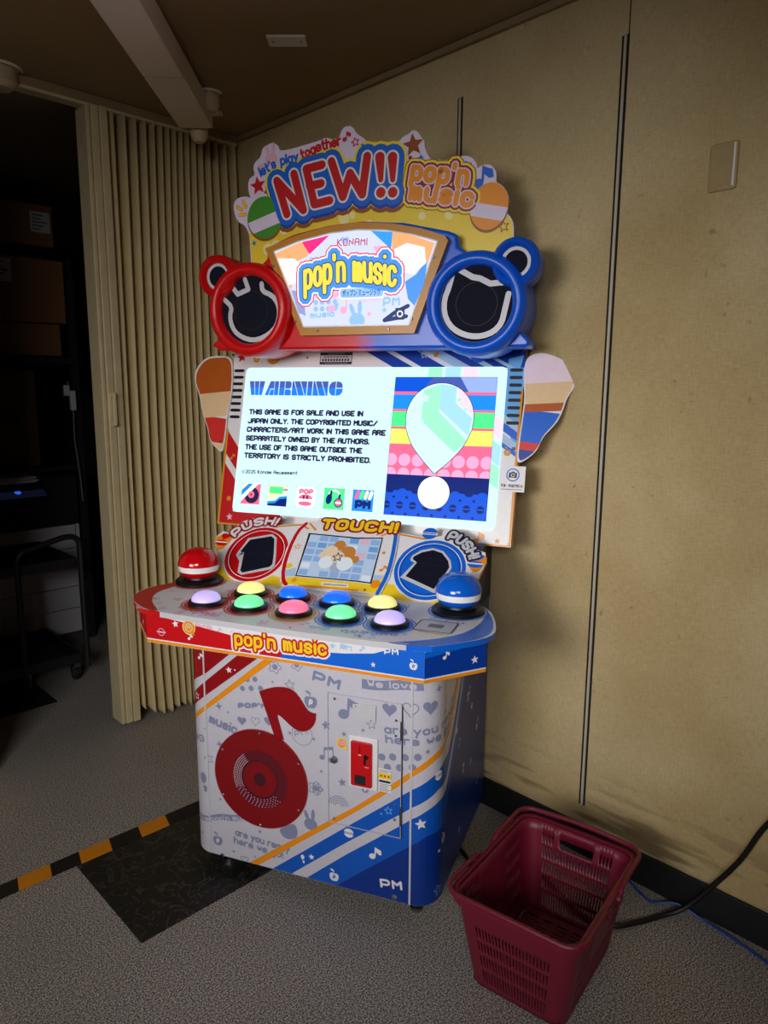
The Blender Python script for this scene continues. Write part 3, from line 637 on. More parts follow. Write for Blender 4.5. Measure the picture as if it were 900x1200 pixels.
for c in [(0.2420,0.4903),(0.2738,0.4965),(0.3101,0.5023),(0.3454,0.5081),(0.2588,0.4630),(0.2941,0.4683),(0.3314,0.4757)]: A.disc(c[0], c[1], .0108, PG, 1, 18)
A.star([(0.0725,0.5536)][0], .015, PG, 1, .2); A.star([(0.1284,0.5378)][0], .009, PG, 1, .2); A.star([(0.2107,0.5806)][0], .014, PG, 1, .2, .002); A.star([(0.1220,0.3886)][0], .014, PG, 1, .2); A.star([(0.3727,0.5237)][0], .0085, PG, 1, .2); A.star([(0.1859,0.5595)][0], .007, PG, 1)
A.spark([(0.4053,0.6993)][0], .014, PG, 1, .2); A.spark([(0.4448,0.6167)][0], .011, PG, 1, .2); A.rainbow([(0.1099,0.3131)][0], .03, PG, 1); A.apple([(0.1924,0.3810)][0], .012, PG, 'white', 1); A.flower([(0.0442,0.3527)][0], .018, PG, 1)
# white and pale motifs on the blue
A.burger([(0.1422,0.2352)][0], .0155, 'white', 'base_blue', 4); A.note([(0.2246,0.1907)][0], .021, 'white', 4); A.apple([(0.0952,0.0824)][0], .0165, 'white', 'base_blue', 4)
A.star([(0.0221,0.1287)][0], .0105, 'white', 4, .2); A.balloon([(-0.0072,0.1213)][0], .0095, 'white', 4); A.star([(0.2628,0.3326)][0], .0125, 'light_blue', 4, .2, .002); A.disc(*[(0.2417,0.3189)][0], .003, 'light_blue', 4, 10)
A.star([(0.3568,0.3092)][0], .0175, 'white', 4, .2); A.text('PM', *[(0.2404,0.0875),(0.3072,0.0956)], .028, .0068, [('white', 0, 4)], soft=False)
A.apple([(0.4474,0.2309)][0], .0155, 'white', 'base_blue', 4); A.star([(0.4168,0.0884)][0], .0165, 'light_blue', 4, .2, .002); A.burger([(0.4108,0.4440)][0], .0155, 'white', 'base_blue', 4); A.disc(*[(0.4180,0.2095)][0], .0045, 'white', 4, 12)
random.seed(3)
for k in range(16):
    c = (UC+.07+.42*random.random(), .12+.6*random.random())
    (A.star if k % 3 else A.note)(c, .016, 'white' if k % 2 else 'light_blue', 5, random.random())
# thin trims that hide the panel seams
for s in (-1, 1):
    A.poly([(s*FW-.0028, .056), (s*FW+.0028, .056), (s*FW+.0028, .8), (s*FW-.0028, .8)], 'light_grey', 7)
A.poly([(UC-.0015, .056), (UC+.0005, .056), (UC+.0005, .8), (UC-.0015, .8)], 'navy', 7)
b_.art(A, wrap, .00025); b_.build('base_body', cab, smooth=20, weld=False)
for x, y in ((-.30, .06), (.33, .06), (-.30, .54), (.33, .54)):
    m_ = MB(); m_.lathe([(0, 0), (.02, 0), (.021, .012), (.009, .016), (.009, .056)], 'chrome' if x < 0 else 'steel', (x, y, 0), 'Z', 18); m_.lathe([(.013, .03), (.016, .031), (.016, .04), (.013, .041)], 'steel', (x, y, 0), 'Z', 6); m_.build('levelling_foot', cab)
def screw(parent, p, fn, r=.004, m='steel'):
    q = [fn(p[0]+r*k*cos(2*pi*i/10), p[1]+r*k*sin(2*pi*i/10), d) for k, d in ((1, 0), (1, .0015), (.55, .003)) for i in range(10)]
    s = MB(); s.grid([q[0:10], q[10:20], q[20:30]], m, True); s.face(q[20:30], m); return s.build('screw', parent)
front = lambda u, v, d: (u, -d, v)
screw(cab, [(-0.2861,0.0557)][0], wrap, .0075, 'chrome'); screw(cab, [(0.2824,0.0676)][0], wrap, .0085, 'chrome')

# record-shaped bass speaker with a note flag
DC, DR = (-.1425, .346), .1565
m_ = MB(); m_.prism(ngon(*DC, DR, None, 72), front, .0, .006, 'base_red')
mat('sub_red', (134, 8, 18), .4); mat('mesh_dark', (70, 22, 36), .4, grain=.5, scale=700)
A = Art(); A.disc(*DC, DR-.002, 'sub_red', 0, 64); A.ring(*DC, .092, .056, 'mesh_dark', 1); A.disc(*DC, .021, 'mesh_dark', 1)
for rr, n in ((.0885, 96), (.0825, 90), (.0765, 84), (.0705, 78), (.0645, 70)):
    for i in range(n):
        a = 2*pi*i/n; A.disc(DC[0]+rr*cos(a), DC[1]+rr*sin(a), .0019, 'pale_pink' if 2.2 < a < 3.6 else 'pink' if 3.6 <= a < 5.6 and i % 2 else 'dark_red', 2, 6)
m_.art(A, lambda u, v, d: (u, -.006-d, v)); so = m_.build('bass_speaker', cab, smooth=30, weld=False)
for p in [(-0.1415,0.4934),(-0.2700,0.4175),(-0.0148,0.4206)]+[(-0.2725,0.2699),(-0.1454,0.1967),(-0.0161,0.2738)]: screw(so, p, lambda u, v, d: (u, -.006-d, v), .004)
fl = chaikin([(-0.1397,0.6230),(-0.1123,0.6369),(-0.0786,0.6474),(-0.0455,0.6494),(-0.0238,0.6414),(-0.0051,0.6211),(0.0134,0.5931),(0.0268,0.5850),(0.0429,0.5851)], False, 1)+chaikin([(0.0429,0.5851),(0.0410,0.5615),(0.0317,0.5416),(0.0180,0.5297),(0.0016,0.5231),(-0.0148,0.5227),(-0.0367,0.5320),(-0.0639,0.5537),(-0.0777,0.5619),(-0.0817,0.5575)], False, 1)+[(-0.0797,0.5483),(-0.0620,0.4849),(-0.0765,0.4876),(-0.0932,0.4952)]
m_ = MB(); m_.prism(fl, front, 0, .003, 'base_red'); m_.build('note_flag', cab, smooth=20)

# coin door
q = [(0.0799,0.6565),(0.3011,0.6599)]+[(0.2993,0.2578),(0.0792,0.2568)]
dq = [(.0785, .656), (.300, .656), (.300, .256), (.0785, .256)]
do = MB()
for i in range(4):
    (x0, y0), (x1, y1) = dq[i], dq[(i+1) % 4]; L_ = hypot(x1-x0, y1-y0); nx, ny = (y1-y0)/L_*.0015, -(x1-x0)/L_*.0015
    do.prism([(x0, y0), (x1, y1), (x1+nx, y1+ny), (x0+nx, y0+ny)], front, 0, .0035, 'clear_acrylic')
A = Art(); A.poly([(.3005, .256), (.3035, .256), (.3035, .65), (.3005, .65)], 'soft_black', 9)
do.art(A, front); door = do.build('coin_door', cab, smooth=0)
m_ = MB(); m_.prism([(0.1559,0.6347),(0.2259,0.6402),(0.2242,0.5879),(0.1545,0.5850)], front, .002, .005, 'light_grey'); m_.build('blank_plate', door, bevel=.0015)
pl_f = [(0.1468,0.5388),(0.2314,0.5444),(0.2285,0.3878),(0.1455,0.3839)]; x0 = min(p[0] for p in pl_f); x1 = max(p[0] for p in pl_f); z0 = min(p[1] for p in pl_f)+.003; z1 = max(p[1] for p in pl_f)-.003
m_ = MB(); m_.prism(rrect(x0, z0, x1, z1, .003), front, .001, .007, 'white'); m_.build('coin_frame', door, bevel=.002)
cx0, cx1, cz0, cz1 = .1535, .2165, .3955, .5285
m_ = MB(); m_.prism(rrect(cx0, cz0, cx1, cz1, .005), front, .006, .014, 'red')
f14 = lambda u, v, d: (u, -.014-d, v)
A = Art(); A.poly([(.166, .402), (.199, .402), (.199, .43), (.166, .43)], 'soft_black', 0); A.stroke([(.181, .518), (.181, .497)], .0045, 'dark_red', 0, n=4); A.stroke([(.178, .491), (.185, .491)], .0025, 'white', 0, n=4)
A.poly([(.193, .464), (.193, .492), (.199, .496), (.209, .489), (.204, .48), (.2, .478), (.2, .464)], 'black', 0); A.stroke([(.196, .457), (.208, .458)], .0025, 'pale_pink', 0, n=4)
for p in ((.159, .521), (.211, .521), (.159, .403), (.211, .403)): A.disc(*p, .0028, 'steel', 0, 10)
m_.art(A, f14); m_.build('coin_plate', door, bevel=.0015, smooth=20, weld=False)
lk = [(0.0989,0.4553)][0]; m_ = MB(); m_.lathe([(.0, .005), (.004, .006), (.005, .009), (.0095, .008), (.0105, .002)], 'steel', (lk[0], 0, lk[1]), 'Y', 20); m_.build('lock', door)
A = Art(); sp_ = [(0.1212,0.5091)][0]; A.disc(*sp_, .0155, 'lemon', 6, 24); A.disc(*sp_, .0125, 'orange', 7, 24); A.poly([(sp_[0]+.006, sp_[1]-.012), (sp_[0]+.018, sp_[1]-.021), (sp_[0]+.014, sp_[1]-.004)], 'lemon', 6)
A.text('SE', (sp_[0]-.009, sp_[1]-.005), (sp_[0]+.0095, sp_[1]-.004), .011, .0042, [('white', .002, 8), ('pink', 0, 9)])
m_ = MB(); m_.art(A, front); m_.build('round_sticker', door, smooth=0)
sx0, sx1, sz0, sz1 = .2330, .2705, .3875, .4575
A = Art(); A.poly([(sx0, sz0), (sx1, sz0), (sx1, sz1), (sx0, sz1)], 'white', 6); A.poly([(sx0, .4275), (sx1, .4275), (sx1, .4435), (sx0, .4435)], 'yellow', 7); A.poly([(sx0+.002, .416), (sx1-.002, .416), (sx1-.002, .4225), (sx0+.002, .4225)], 'soft_black', 7)
for k in range(3): A.disc(sx0+.008+.011*k, .4355, .0033, 'red' if k else 'brown', 8, 8)
for z in (.452, .4475, .4105, .4055, .4005, .3955, .3915): A.stroke([(sx0+.004, z), (sx1-.006-.006*sin(z*900), z)], .0016, 'grey', 7, n=4)
m_ = MB(); m_.art(A, front); m_.build('notice_sticker', door, smooth=0)
for z0, z1 in ((.552, .607), (.298, .352)):
    m_ = MB(); m_.lathe([(0, z0), (.004, z0), (.004, z1), (0, z1)], 'steel', (.3005, -.005, 0), 'Z', 12); m_.box(.2965, -.004, z0+.004, .3005, 0, z1-.004, 'steel'); m_.build('hinge', door)
for p in [(0.2837,0.6063),(0.2829,0.5617),(0.1009,0.6400),(0.1653,0.6283),(0.2107,0.5935)]+[(0.2811,0.3533),(0.2815,0.3101),(0.0965,0.2721)]: screw(door, p, lambda u, v, d: (u, -.0022-d, v), .0036)

# ------------------------------------------------------------------ control console
kc = [(-.395, -.165), (.41, -.165), (.532, -.038), (.468, .22), (-.43, .22), (-.475, .10), (-.512, -.05)]
k_ = MB()
zb, zt, zl = .7975, .876, .891
k_.prism(kc, lambda u, v, d: (u, v, d), zb, zt, 'white')
A = Art((-.395, zb, .41, .8775))
A.poly([(-.40, zb), (.41, zb), (.41, .88), (-.40, .88)], 'white', 0)
A.poly([(-.40, .88), (-.352, .876), (-.25, .866), (-.1, .848), (.03, .83), (.017, zb), (-.40, zb)], 'red', 1)
A.poly([(.017, zb), (.02, .834), (.1, .838), (.2, .845), (.28, .856), (.34, .88), (.42, .88), (.42, zb)], 'blue', 1)
A.poly([(-.4, zb), (.42, zb), (.42, .8095), (-.4, .8095)], 'white', 2); A.poly([(-.4, zb+.0005), (.42, zb+.0005), (.42, .806), (-.4, .806)], 'orange', 3)
for k, t in enumerate((-.22, -.19, -.16, -.12, -.08, -.02, .05, .08, .12, .17, .2, .25)):
    c = (t, .866-.012*(1-abs(t)/.3)); (A.star if k % 3 == 0 else A.heart if k % 3 == 1 else A.note)(c, .0085, 'pale_pink' if t < .03 else 'pale_blue', 1)
A.text('PM', (.19, .853), (.222, .853), .017, .0028, [('pale_blue', 0, 1)]); A.text('music', (-.235, .862), (-.185, .862), .013, .0028, [('pale_pink', 0, 2)])
A.text("pop'n music", [(-0.1135,0.8248)][0], [(0.1554,0.8315)][0], .043, .0078, [('white', .02, 4), ('red', .010, 5), ('yellow', .0, 6)], gap=2.2)
A.star((-.2985, .861), .0115, 'white', 3, .2); A.text('PM', (.308, .858), (.345, .861), .016, .0038, [('white', 0, 3)], soft=False); A.star((.279, .827), .0075, 'white', 3, .1); A.apple((.383, .838), .0115, 'white', 'blue', 3); A.note((-.252, .829), .009, 'white', 3)
A.ring(-.346, .832, .011, .0092, 'pale_pink', 3); A.stroke([(-.36, .832), (-.332, .832)], .004, 'pale_pink', 4, n=4)
A.disc(-.255, .856, .0205, 'pale_yellow', 4); A.disc(-.255, .856, .0185, 'orange', 5); A.disc(-.255, .856, .0125, 'cream', 6); A.ring(-.255, .856, .009, .006, 'orange', 7); A.poly([(-.246, .84), (-.237, .833), (-.24, .848)], 'orange', 5); A.poly([(-.2585, .846), (-.2515, .846), (-.2515, .856), (-.2585, .856)], 'orange', 7)
k_.art(A, lambda u, v, d: (u, -.165-d, v))
for a, b, c0, mk in (((.41, -.165), (.532, -.038), 'blue', 'R'), ((-.512, -.05), (-.395, -.165), 'red', 'L')):
    L_ = hypot(b[0]-a[0], b[1]-a[1]); dx, dy = (b[0]-a[0])/L_, (b[1]-a[1])/L_
    A = Art((0, zb, L_, zt)); A.poly([(0, zb), (L_, zb), (L_, zt), (0, zt)], c0, 0); A.poly([(0, zb), (L_, zb), (L_, .8095), (0, .8095)], 'white', 2); A.poly([(0, zb), (L_, zb), (L_, .806), (0, .806)], 'orange', 3)
    if mk == 'R':
        A.poly([(0, .86), (L_, .876), (L_, .81), (.0, .81)], 'deep_blue', 1); A.star((.142, .835), .0115, 'white', 4, .1); A.note((.06, .86), .011, 'white', 4)
    else: A.star((.1, .835), .01, 'white', 4)
    k_.art(A, lambda u, v, d: (a[0]+dx*u+dy*d, a[1]+dy*u-dx*d, v))
k_.build('console_body', cab, smooth=20, weld=False)
dk_o = chaikin([(-.38, -.178), (.40, -.178), (.47, -.125), (.55, -.04), (.54, .05), (.50, .17), (.44, .225), (-.42, .225), (-.47, .16), (-.50, .07), (-.54, .0), (-.51, -.08), (-.45, -.14)], True, 2)
d_ = MB(); d_.prism(dk_o, lambda u, v, d: (u, v, d), zt, zl, 'white', 'blue')
for i in range(len(d_.f)):                                    # rim: red at the left end, white along the front, blue at the right
    xs = sum(d_.v[j][0] for j in d_.f[i])/len(d_.f[i])
    if i > 1: d_.m[i] = d_.mi('red' if xs < -.36 else 'blue' if xs > .36 else 'light_grey')
BOT = [(-.269, -.061), (-.1336, -.055), (.0045, -.054), (.1418, -.05), (.279, -.047)]; TOP = [(-.2, .068), (-.0624, .071), (.0765, .071), (.213, .076)]
BAL = [(-.419, .124), (.4165, .127)]
A = Art()
A.poly(dk_o, 'white', 0)
A.poly(chaikin([(-.532, .01), (-.515, -.075), (-.45, -.138), (-.36, -.178), (-.34, -.175), (-.43, -.10), (-.475, -.02), (-.46, .06), (-.475, .14), (-.49, .09)], True, 2), 'red', 2)
A.poly(chaikin([(.30, -.176), (.41, -.173), (.475, -.122), (.54, -.045), (.534, .05), (.49, .175), (.50, .06), (.48, -.035), (.43, -.1), (.36, -.15)], True, 2), 'blue', 2)
random.seed(11)
for k in range(90):
    c = (random.uniform(-.45, .46), random.uniform(-.16, .16)); t = random.random()
    m = 'pale_pink' if c[0] < .02 else 'pale_blue'
    (A.star, A.heart, A.spark, A.note, A.rabbit)[k % 5](c, .009+.013*t, m, 1)
A.text('music', (-.30, -.14), (-.2, -.14), .03, .006, [('pale_pink', 0, 1)]); A.text('PM', (.36, .03), (.44, .03), .03, .006, [('pale_blue', 0, 1)])
for i, c in enumerate(BOT):
    m = 'red' if i < 2 else 'gold' if i == 2 else 'blue'
    A.ring(c[0], c[1], .0705, .0665, m, 3); A.disc(c[0], c[1], .0625, m, 3, 36)
for i, c in enumerate(TOP):
    m = 'red' if i < 2 else 'blue'
    A.ring(c[0], c[1], .0685, .0648, m, 3); A.disc(c[0], c[1], .061, m, 3, 36)
for a, b, m in ((BOT[0], TOP[0], 'red'), (BOT[1], TOP[0], 'red'), (TOP[0], TOP[1], 'red'), (BOT[4], TOP[3], 'blue'), (BOT[3], TOP[2], 'blue'), (BOT[3], TOP[3], 'blue')): A.stroke([a, b], .035, m, 2)
for c, m in zip(BAL, ('red', 'blue')): A.ring(*c, .083, .079, m, 3); A.disc(*c, .076, m, 3, 36)
for k in range(6): A.star((-.31+.022*k, -.118-.005*k), .012, 'red', 4, k, .002); A.star((.19+.025*k, -.135+.004*k), .012, 'blue', 4, k, .002)
cr = [(0.3397,0.0156),(0.4366,0.0397),(0.4516,-0.0437),(0.3774,-0.0656)]; rr_ = rrect(.345, -.06, .445, .025, .008)
A.poly(rr_, 'light_grey', 5); A.outline(rr_, .0035, 'black', 6); A.poly(rrect(.375, -.03, .415, -.002, .004), 'grey', 6); A.poly([(.35, -.078), (.44, -.078), (.44, -.066), (.35, -.066)], 'pale_yellow', 5); A.stroke([(.365, -.072), (.43, -.072)], .003, 'grey', 6, n=4)
for p in ((-.25, -.15), (.05, -.163), (.24, -.158), (.455, .03)): A.disc(*p, .0035, 'soft_black', 5, 10)
A.stroke([(-.36, -.168), (.37, -.168)], .004, 'white', 5)
d_.art(A, lambda u, v, d: (u, v, zl+d)); d_.build('control_deck', cab, smooth=25, weld=False)
BC = {'lavender': (200, 182, 255), 'yellow': (255, 244, 150), 'green': (120, 250, 170), 'blue': (22, 106, 255), 'pink': (255, 120, 158)}
def lit(nm, c, e):
    m = mat('lit_'+nm, c, .22, emis=e, grain=.02)
    m.node_tree.nodes['Principled BSDF'].inputs['Emission Color'].default_value = lin(c)+(1,); return 'lit_'+nm
for k, c in BC.items(): lit(k, c, .62)
def dome_button(c, col):
    o = link(bpy.data.objects.new('dome_button', None), cab); o.location = (c[0], c[1], zl+.0015); o.empty_display_size = .03; o['label'] = col+' lit dome button'
    m = MB(); m.lathe([(.051, 0), (.051, .006), (.047, .0115), (.0415, .0125), (.041, .008)], 'black', (0, 0, 0), 'Z', 36); m.build('collar', o)
    m = MB(); m.lathe([(.041, .010), (.0406, .0145), (.0385, .0205), (.034, .026), (.0272, .0305), (.018, .0338), (.009, .0354), (0, .0358)], 'lit_'+col, (0, 0, 0), 'Z', 36); m.build('dome', o, smooth=80)
for c, n in zip(BOT, ('lavender', 'green', 'pink', 'green', 'lavender')): dome_button(c, n)
for c, n in zip(TOP, ('yellow', 'blue', 'blue', 'yellow')): dome_button(c, n)
mat('gloss_red', (205, 10, 20), .12); mat('gloss_blue', (14, 98, 215), .12); mat('gloss_white', (245, 245, 250), .2)
def ball_button(c, col):
    o = link(bpy.data.objects.new('ball_button', None), cab); o.location = (c[0], c[1], zl+.0015); o['label'] = 'large '+col+' ball button with white band'
    m = MB(); m.lathe([(.072, 0), (.073, .008), (.066, .014), (.045, .016), (.04, .03), (0, .03)], 'black', (0, 0, 0), 'Z', 36); m.build('base_ring', o)
    g = 'gloss_'+col; R_ = .0625
    pr = [(0, .017), (.03, .0175), (.046, .022), (.056, .031), (.0605, .041)]; m = MB(); m.lathe(pr, g, (0, 0, 0), 'Z', 40); m.build('lower_shell', o, smooth=70)
    m = MB(); m.lathe([(.0608, .041), (.0618, .049), (.0618, .058)], 'gloss_white', (0, 0, 0), 'Z', 40); m.build('white_band', o, smooth=70)
    m = MB(); m.lathe([(.0618, .058), (.0635, .0585), (.0625, .068), (.0585, .079), (.051, .0905), (.04, .1), (.026, .107), (.012, .1105), (0, .111)], g, (0, 0, 0), 'Z', 40); m.build('upper_shell', o, smooth=70)
ball_button(BAL[0], 'red'); ball_button(BAL[1], 'blue')

# ------------------------------------------------------------------ sloping back panel
TB = radians(49)
def slope(u, s, d): return (u, .175+s*sin(TB)-d*cos(TB), zl-.001+s*cos(TB)+d*sin(TB))
LC, RCn, RR = (-.2915, .1125), (.293, .1165), .1085
po = [(-.415, .0)]+[(-0.4135,0.0621),(-0.4418,0.1186),(-0.4596,0.1383),(-0.4678,0.1702),(-0.4525,0.1923),(-0.4228,0.1855),(-0.4256,0.2037),(-0.3948,0.2422),(-0.3396,0.2681),(-0.3131,0.2547),(-0.3081,0.2329),(-0.2855,0.2313),(-0.1667,0.2523)]+[(0.1632,0.2435),(0.2660,0.2331),(0.3015,0.2446),(0.3015,0.2687),(0.3223,0.2734),(0.3765,0.2452),(0.4161,0.2038),(0.4461,0.1955),(0.4555,0.1639),(0.4496,0.1356),(0.4416,0.0983)]+[(.42, .0)]
p_ = MB(); p_.prism(po, slope, -.012, 0, 'white', 'gold')
A = Art()
A.poly([(-.415, 0), (-.16, 0), (-.16, .03), (-.25, .045), (-.35, .055), (-.415, .045)], 'yellow', 1); A.poly([(.12, 0), (.42, 0), (.42, .02), (.3, .045), (.2, .05), (.12, .05)], 'yellow', 1)
A.stroke([(-0.2801,0.2260),(-0.1646,0.2467)], .006, 'gold', 1); A.stroke([(0.1677,0.2371),(0.2680,0.2247)], .006, 'gold', 1)
for c, m, dm in ((LC, 'red', 'dark_red'), (RCn, 'blue', 'deep_blue')):
    A.disc(*c, RR+.006, 'white', 2, 48); A.disc(*c, RR, m, 3, 48); A.ring(*c, RR-.012, RR-.0145, 'white', 4, 48); A.ring(*c, RR-.018, RR-.0205, dm, 4, 48)
lw = [(-0.3617,0.1072),(-0.3495,0.1529),(-0.3469,0.1711),(-0.2662,0.1962),(-0.2446,0.1832),(-0.2209,0.1173),(-0.2088,0.0746),(-0.2160,0.0591),(-0.3100,0.0258),(-0.3267,0.0339),(-0.3394,0.0771),(-0.3603,0.0983)]; ld = [(-0.3469,0.0956),(-0.3289,0.1128),(-0.3450,0.1427),(-0.3403,0.1646),(-0.2659,0.1876),(-0.2509,0.1769),(-0.2297,0.1177),(-0.2183,0.0769),(-0.2238,0.0663),(-0.3094,0.0345),(-0.3194,0.0401),(-0.3305,0.0974),(-0.3424,0.1100),(-0.3493,0.0995)]
A.poly(lw, 'light_grey', 5); A.poly([(-0.3524,0.0950),(-0.3375,0.1077),(-0.3514,0.1160),(-0.3418,0.1502),(-0.3365,0.1649),(-0.2663,0.1868),(-0.2509,0.1769),(-0.2297,0.1177),(-0.2188,0.0782),(-0.2252,0.0668),(-0.3097,0.0352),(-0.3202,0.0420),(-0.3368,0.1120),(-0.3441,0.1140)], 'grille', 6)
rw = [(0.2103,0.0773),(0.2413,0.1342),(0.2258,0.1420),(0.2273,0.1596),(0.2509,0.1828),(0.2858,0.1949),(0.3200,0.1861),(0.3489,0.1554),(0.3579,0.1283),(0.3503,0.1016),(0.3379,0.0831),(0.3322,0.0404),(0.3258,0.0349)]
A.poly(rw, 'light_grey', 5); A.poly([(0.2263,0.0835),(0.2488,0.1363),(0.2326,0.1473),(0.2343,0.1577),(0.2559,0.1755),(0.2878,0.1867),(0.3174,0.1788),(0.3424,0.1516),(0.3506,0.1287),(0.3433,0.1051),(0.3308,0.0871),(0.3227,0.0482)], 'grille', 6)
def arc_text(c, r, a0, a1):     # path for text set round a circle
    def f(L_):
        def g(u, v): a = radians(a0+(a1-a0)*u/L_); return (c[0]+(r+v)*cos(a), c[1]+(r+v)*sin(a))
        return g
    return f
for c, a0, a1, bo in ((LC, 152, 78, 'dark_red'), (RCn, 78, 22, 'navy')):
    L_ = (RR+.014)*radians(abs(a1-a0)); A.text('PUSH!', (0, 0), (L_, 0), .037, .0095, [(bo, .013, 6), ('white' if bo == 'dark_red' else 'light_grey', .0, 7)], path=arc_text(c, RR+.010, a0, a1)(L_))
for c, m1, m2 in (([(-0.4368,0.1550)][0], 'red', 'orange'), ([(0.4245,0.1606)][0], 'blue', 'orange')):
    A.poly(chaikin([(c[0]-.028, c[1]+.02), (c[0]+.03, c[1]+.028), (c[0]+.03, c[1]-.01), (c[0]+.005, c[1]-.05), (c[0]-.025, c[1]-.012)], True), m2, 4)
    A.conv(ngon(c[0], c[1]-.012, .024, .012, 18), m1, 6); A.conv([(c[0]-.024, c[1]-.012), (c[0]+.024, c[1]-.012), (c[0]+.024, c[1]-.007), (c[0]-.024, c[1]-.007)], 'white', 7)
    A.poly(chaikin([(c[0]-.01, c[1]+.03), (c[0]+.022, c[1]+.022), (c[0]+.02, c[1]+.012), (c[0]+.004, c[1]+.002), (c[0]-.002, c[1]+.004), (c[0]-.012, c[1]+.014)], True), m1, 6)
A.burger([(0.2623,0.2489)][0], .024, 'blue', 'white', 4)
p_.art(A, slope, .0003); p_.build('back_panel', cab, smooth=20, weld=False)
to = [(-0.1429,0.0033),(-0.1626,0.0112),(-0.1815,0.0578),(-0.1901,0.1411),(-0.1850,0.2175),(-0.1631,0.2527),(-0.1208,0.2594),(-0.1173,0.2742),(-0.0703,0.2769),(0.0150,0.2744)]+[(0.0348,0.2677),(0.0973,0.2705),(0.1015,0.2598),(0.1367,0.2575),(0.1632,0.2435),(0.1688,0.2182),(0.1779,0.1433),(0.1797,0.0706),(0.1691,0.0070)]
t_ = MB(); t_.prism(to, slope, 0, .008, 'white', 'light_grey')
slope8 = lambda u, v, d: slope(u, v, .008+d)
A = Art()
A.stroke(chaikin([(-0.1399,0.0062),(-0.1530,0.0155),(-0.1705,0.0590),(-0.1800,0.1387),(-0.1757,0.2127),(-0.1576,0.2445)], False, 1), .012, 'red', 2, n=8); A.stroke(chaikin([(0.1381,0.2521),(0.1555,0.2407),(0.1609,0.2141),(0.1698,0.1424),(0.1721,0.0728),(0.1596,0.0082)], False, 1), .012, 'blue', 2, n=8)
A.poly([(-0.1475,0.0290),(-0.1186,0.0370),(-0.0244,0.0372),(0.0880,0.0380)]+[(0.1322,0.0371),(0.1668,0.0722),(0.1671,0.0383),(0.1627,0.0104),(0.1462,0.0078)]+[(0.0958,0.0125),(-0.0147,0.0088),(-0.1382,0.0064),(-0.1485,0.0161)], 'yellow', 1)
A.poly([(-0.1618,0.0567),(-0.1298,0.0702),(-0.1212,0.0392),(-0.1526,0.0330)], 'pale_blue', 1); A.poly([(0.1327,0.0726),(0.1736,0.0730),(0.1684,0.0434),(0.1324,0.0402)], 'pale_blue', 1); A.disc(*[(0.1448,0.0405)][0], .015, 'orange', 2); A.stroke([(-0.0944,0.0066),(-0.0260,0.0087),(0.0962,0.0113)], .006, 'orange', 2)
sq = [(-0.1343,0.2074),(0.0363,0.2052)]+[(0.1205,0.2128),(0.1320,0.0396),(0.0870,0.0410)]+[(-0.1204,0.0387)]; A.poly(sq, 'black', 3)
A.text('TOUCH!', *[(-0.1027,0.2253),(0.1605,0.2323)], .045, .0125, [('dark_red', .013, 5), ('yellow', 0, 6)])
A.star([(-0.1538,0.1504)][0], .011, 'orange', 3, .2, .002); A.star([(-0.1185,0.0241)][0], .012, 'orange', 3); A.disc(*[(-0.1552,0.0739)][0], .01, 'yellow', 3); A.star([(0.1384,0.1553)][0], .008, 'gold', 3); A.note([(0.1541,0.0978)][0], .013, 'orange', 3); A.star([(0.1182,0.0164)][0], .006, 'brown', 3)
for c in ([(-0.1429,0.2243),(-0.1573,0.2301)], [(-0.1156,0.2219),(-0.1444,0.2457)], [(0.0980,0.2215),(0.1119,0.2434)], [(0.1129,0.2195),(0.1301,0.2294)]): A.stroke(c, .006, 'orange' if c[0][1] > .15 else 'pink', 4)
A.poly([(-0.0268,0.0274),(0.0614,0.0305),(0.0636,0.0183),(-0.0248,0.0151)], 'white', 3); A.stroke([(-0.0188,0.0208),(0.0564,0.0236)], .0035, 'grey', 4, n=4)
t_.art(A, slope8, .0003); tp = t_.build('touch_surround', cab, smooth=20, weld=False)
for n, c in (('ts_pale', (196, 218, 246)), ('ts_blue', (150, 186, 236)), ('ts_white', (236, 244, 252)), ('ts_grey', (176, 186, 214)), ('ts_orange', (206, 132, 60)), ('ts_tan', (240, 214, 180)), ('ts_pink', (238, 190, 208)), ('ts_dark', (64, 70, 96)), ('ts_sky', (120, 170, 230))): glow(n, c, .7)
s_ = MB(); A = Art(); si = [(-0.1264,0.2025),(0.0380,0.1999)]+[(0.1174,0.2078),(0.1271,0.0433),(0.0857,0.0452)]+[(-0.1165,0.0424)]; A.poly(si, 'ts_pale', 4)
O_ = si[5]; U_ = (si[3][0]-si[5][0], si[3][1]-si[5][1]); V_ = (si[0][0]-si[5][0], si[0][1]-si[5][1])
def ts(a, b): return (O_[0]+U_[0]*a+V_[0]*b, O_[1]+U_[1]*a+V_[1]*b)
random.seed(8)
for i in range(7):
    for j in range(6):
        A.conv([ts(*q) for q in ((i/7+.01, j/6+.02), ((i+1)/7-.01, j/6+.02), ((i+1)/7-.01, (j+1)/6-.02), (i/7+.01, (j+1)/6-.02))], random.choice(['ts_pale', 'ts_blue', 'ts_white', 'ts_blue', 'ts_sky', 'ts_pink' if i > 3 else 'ts_pale']), 5)
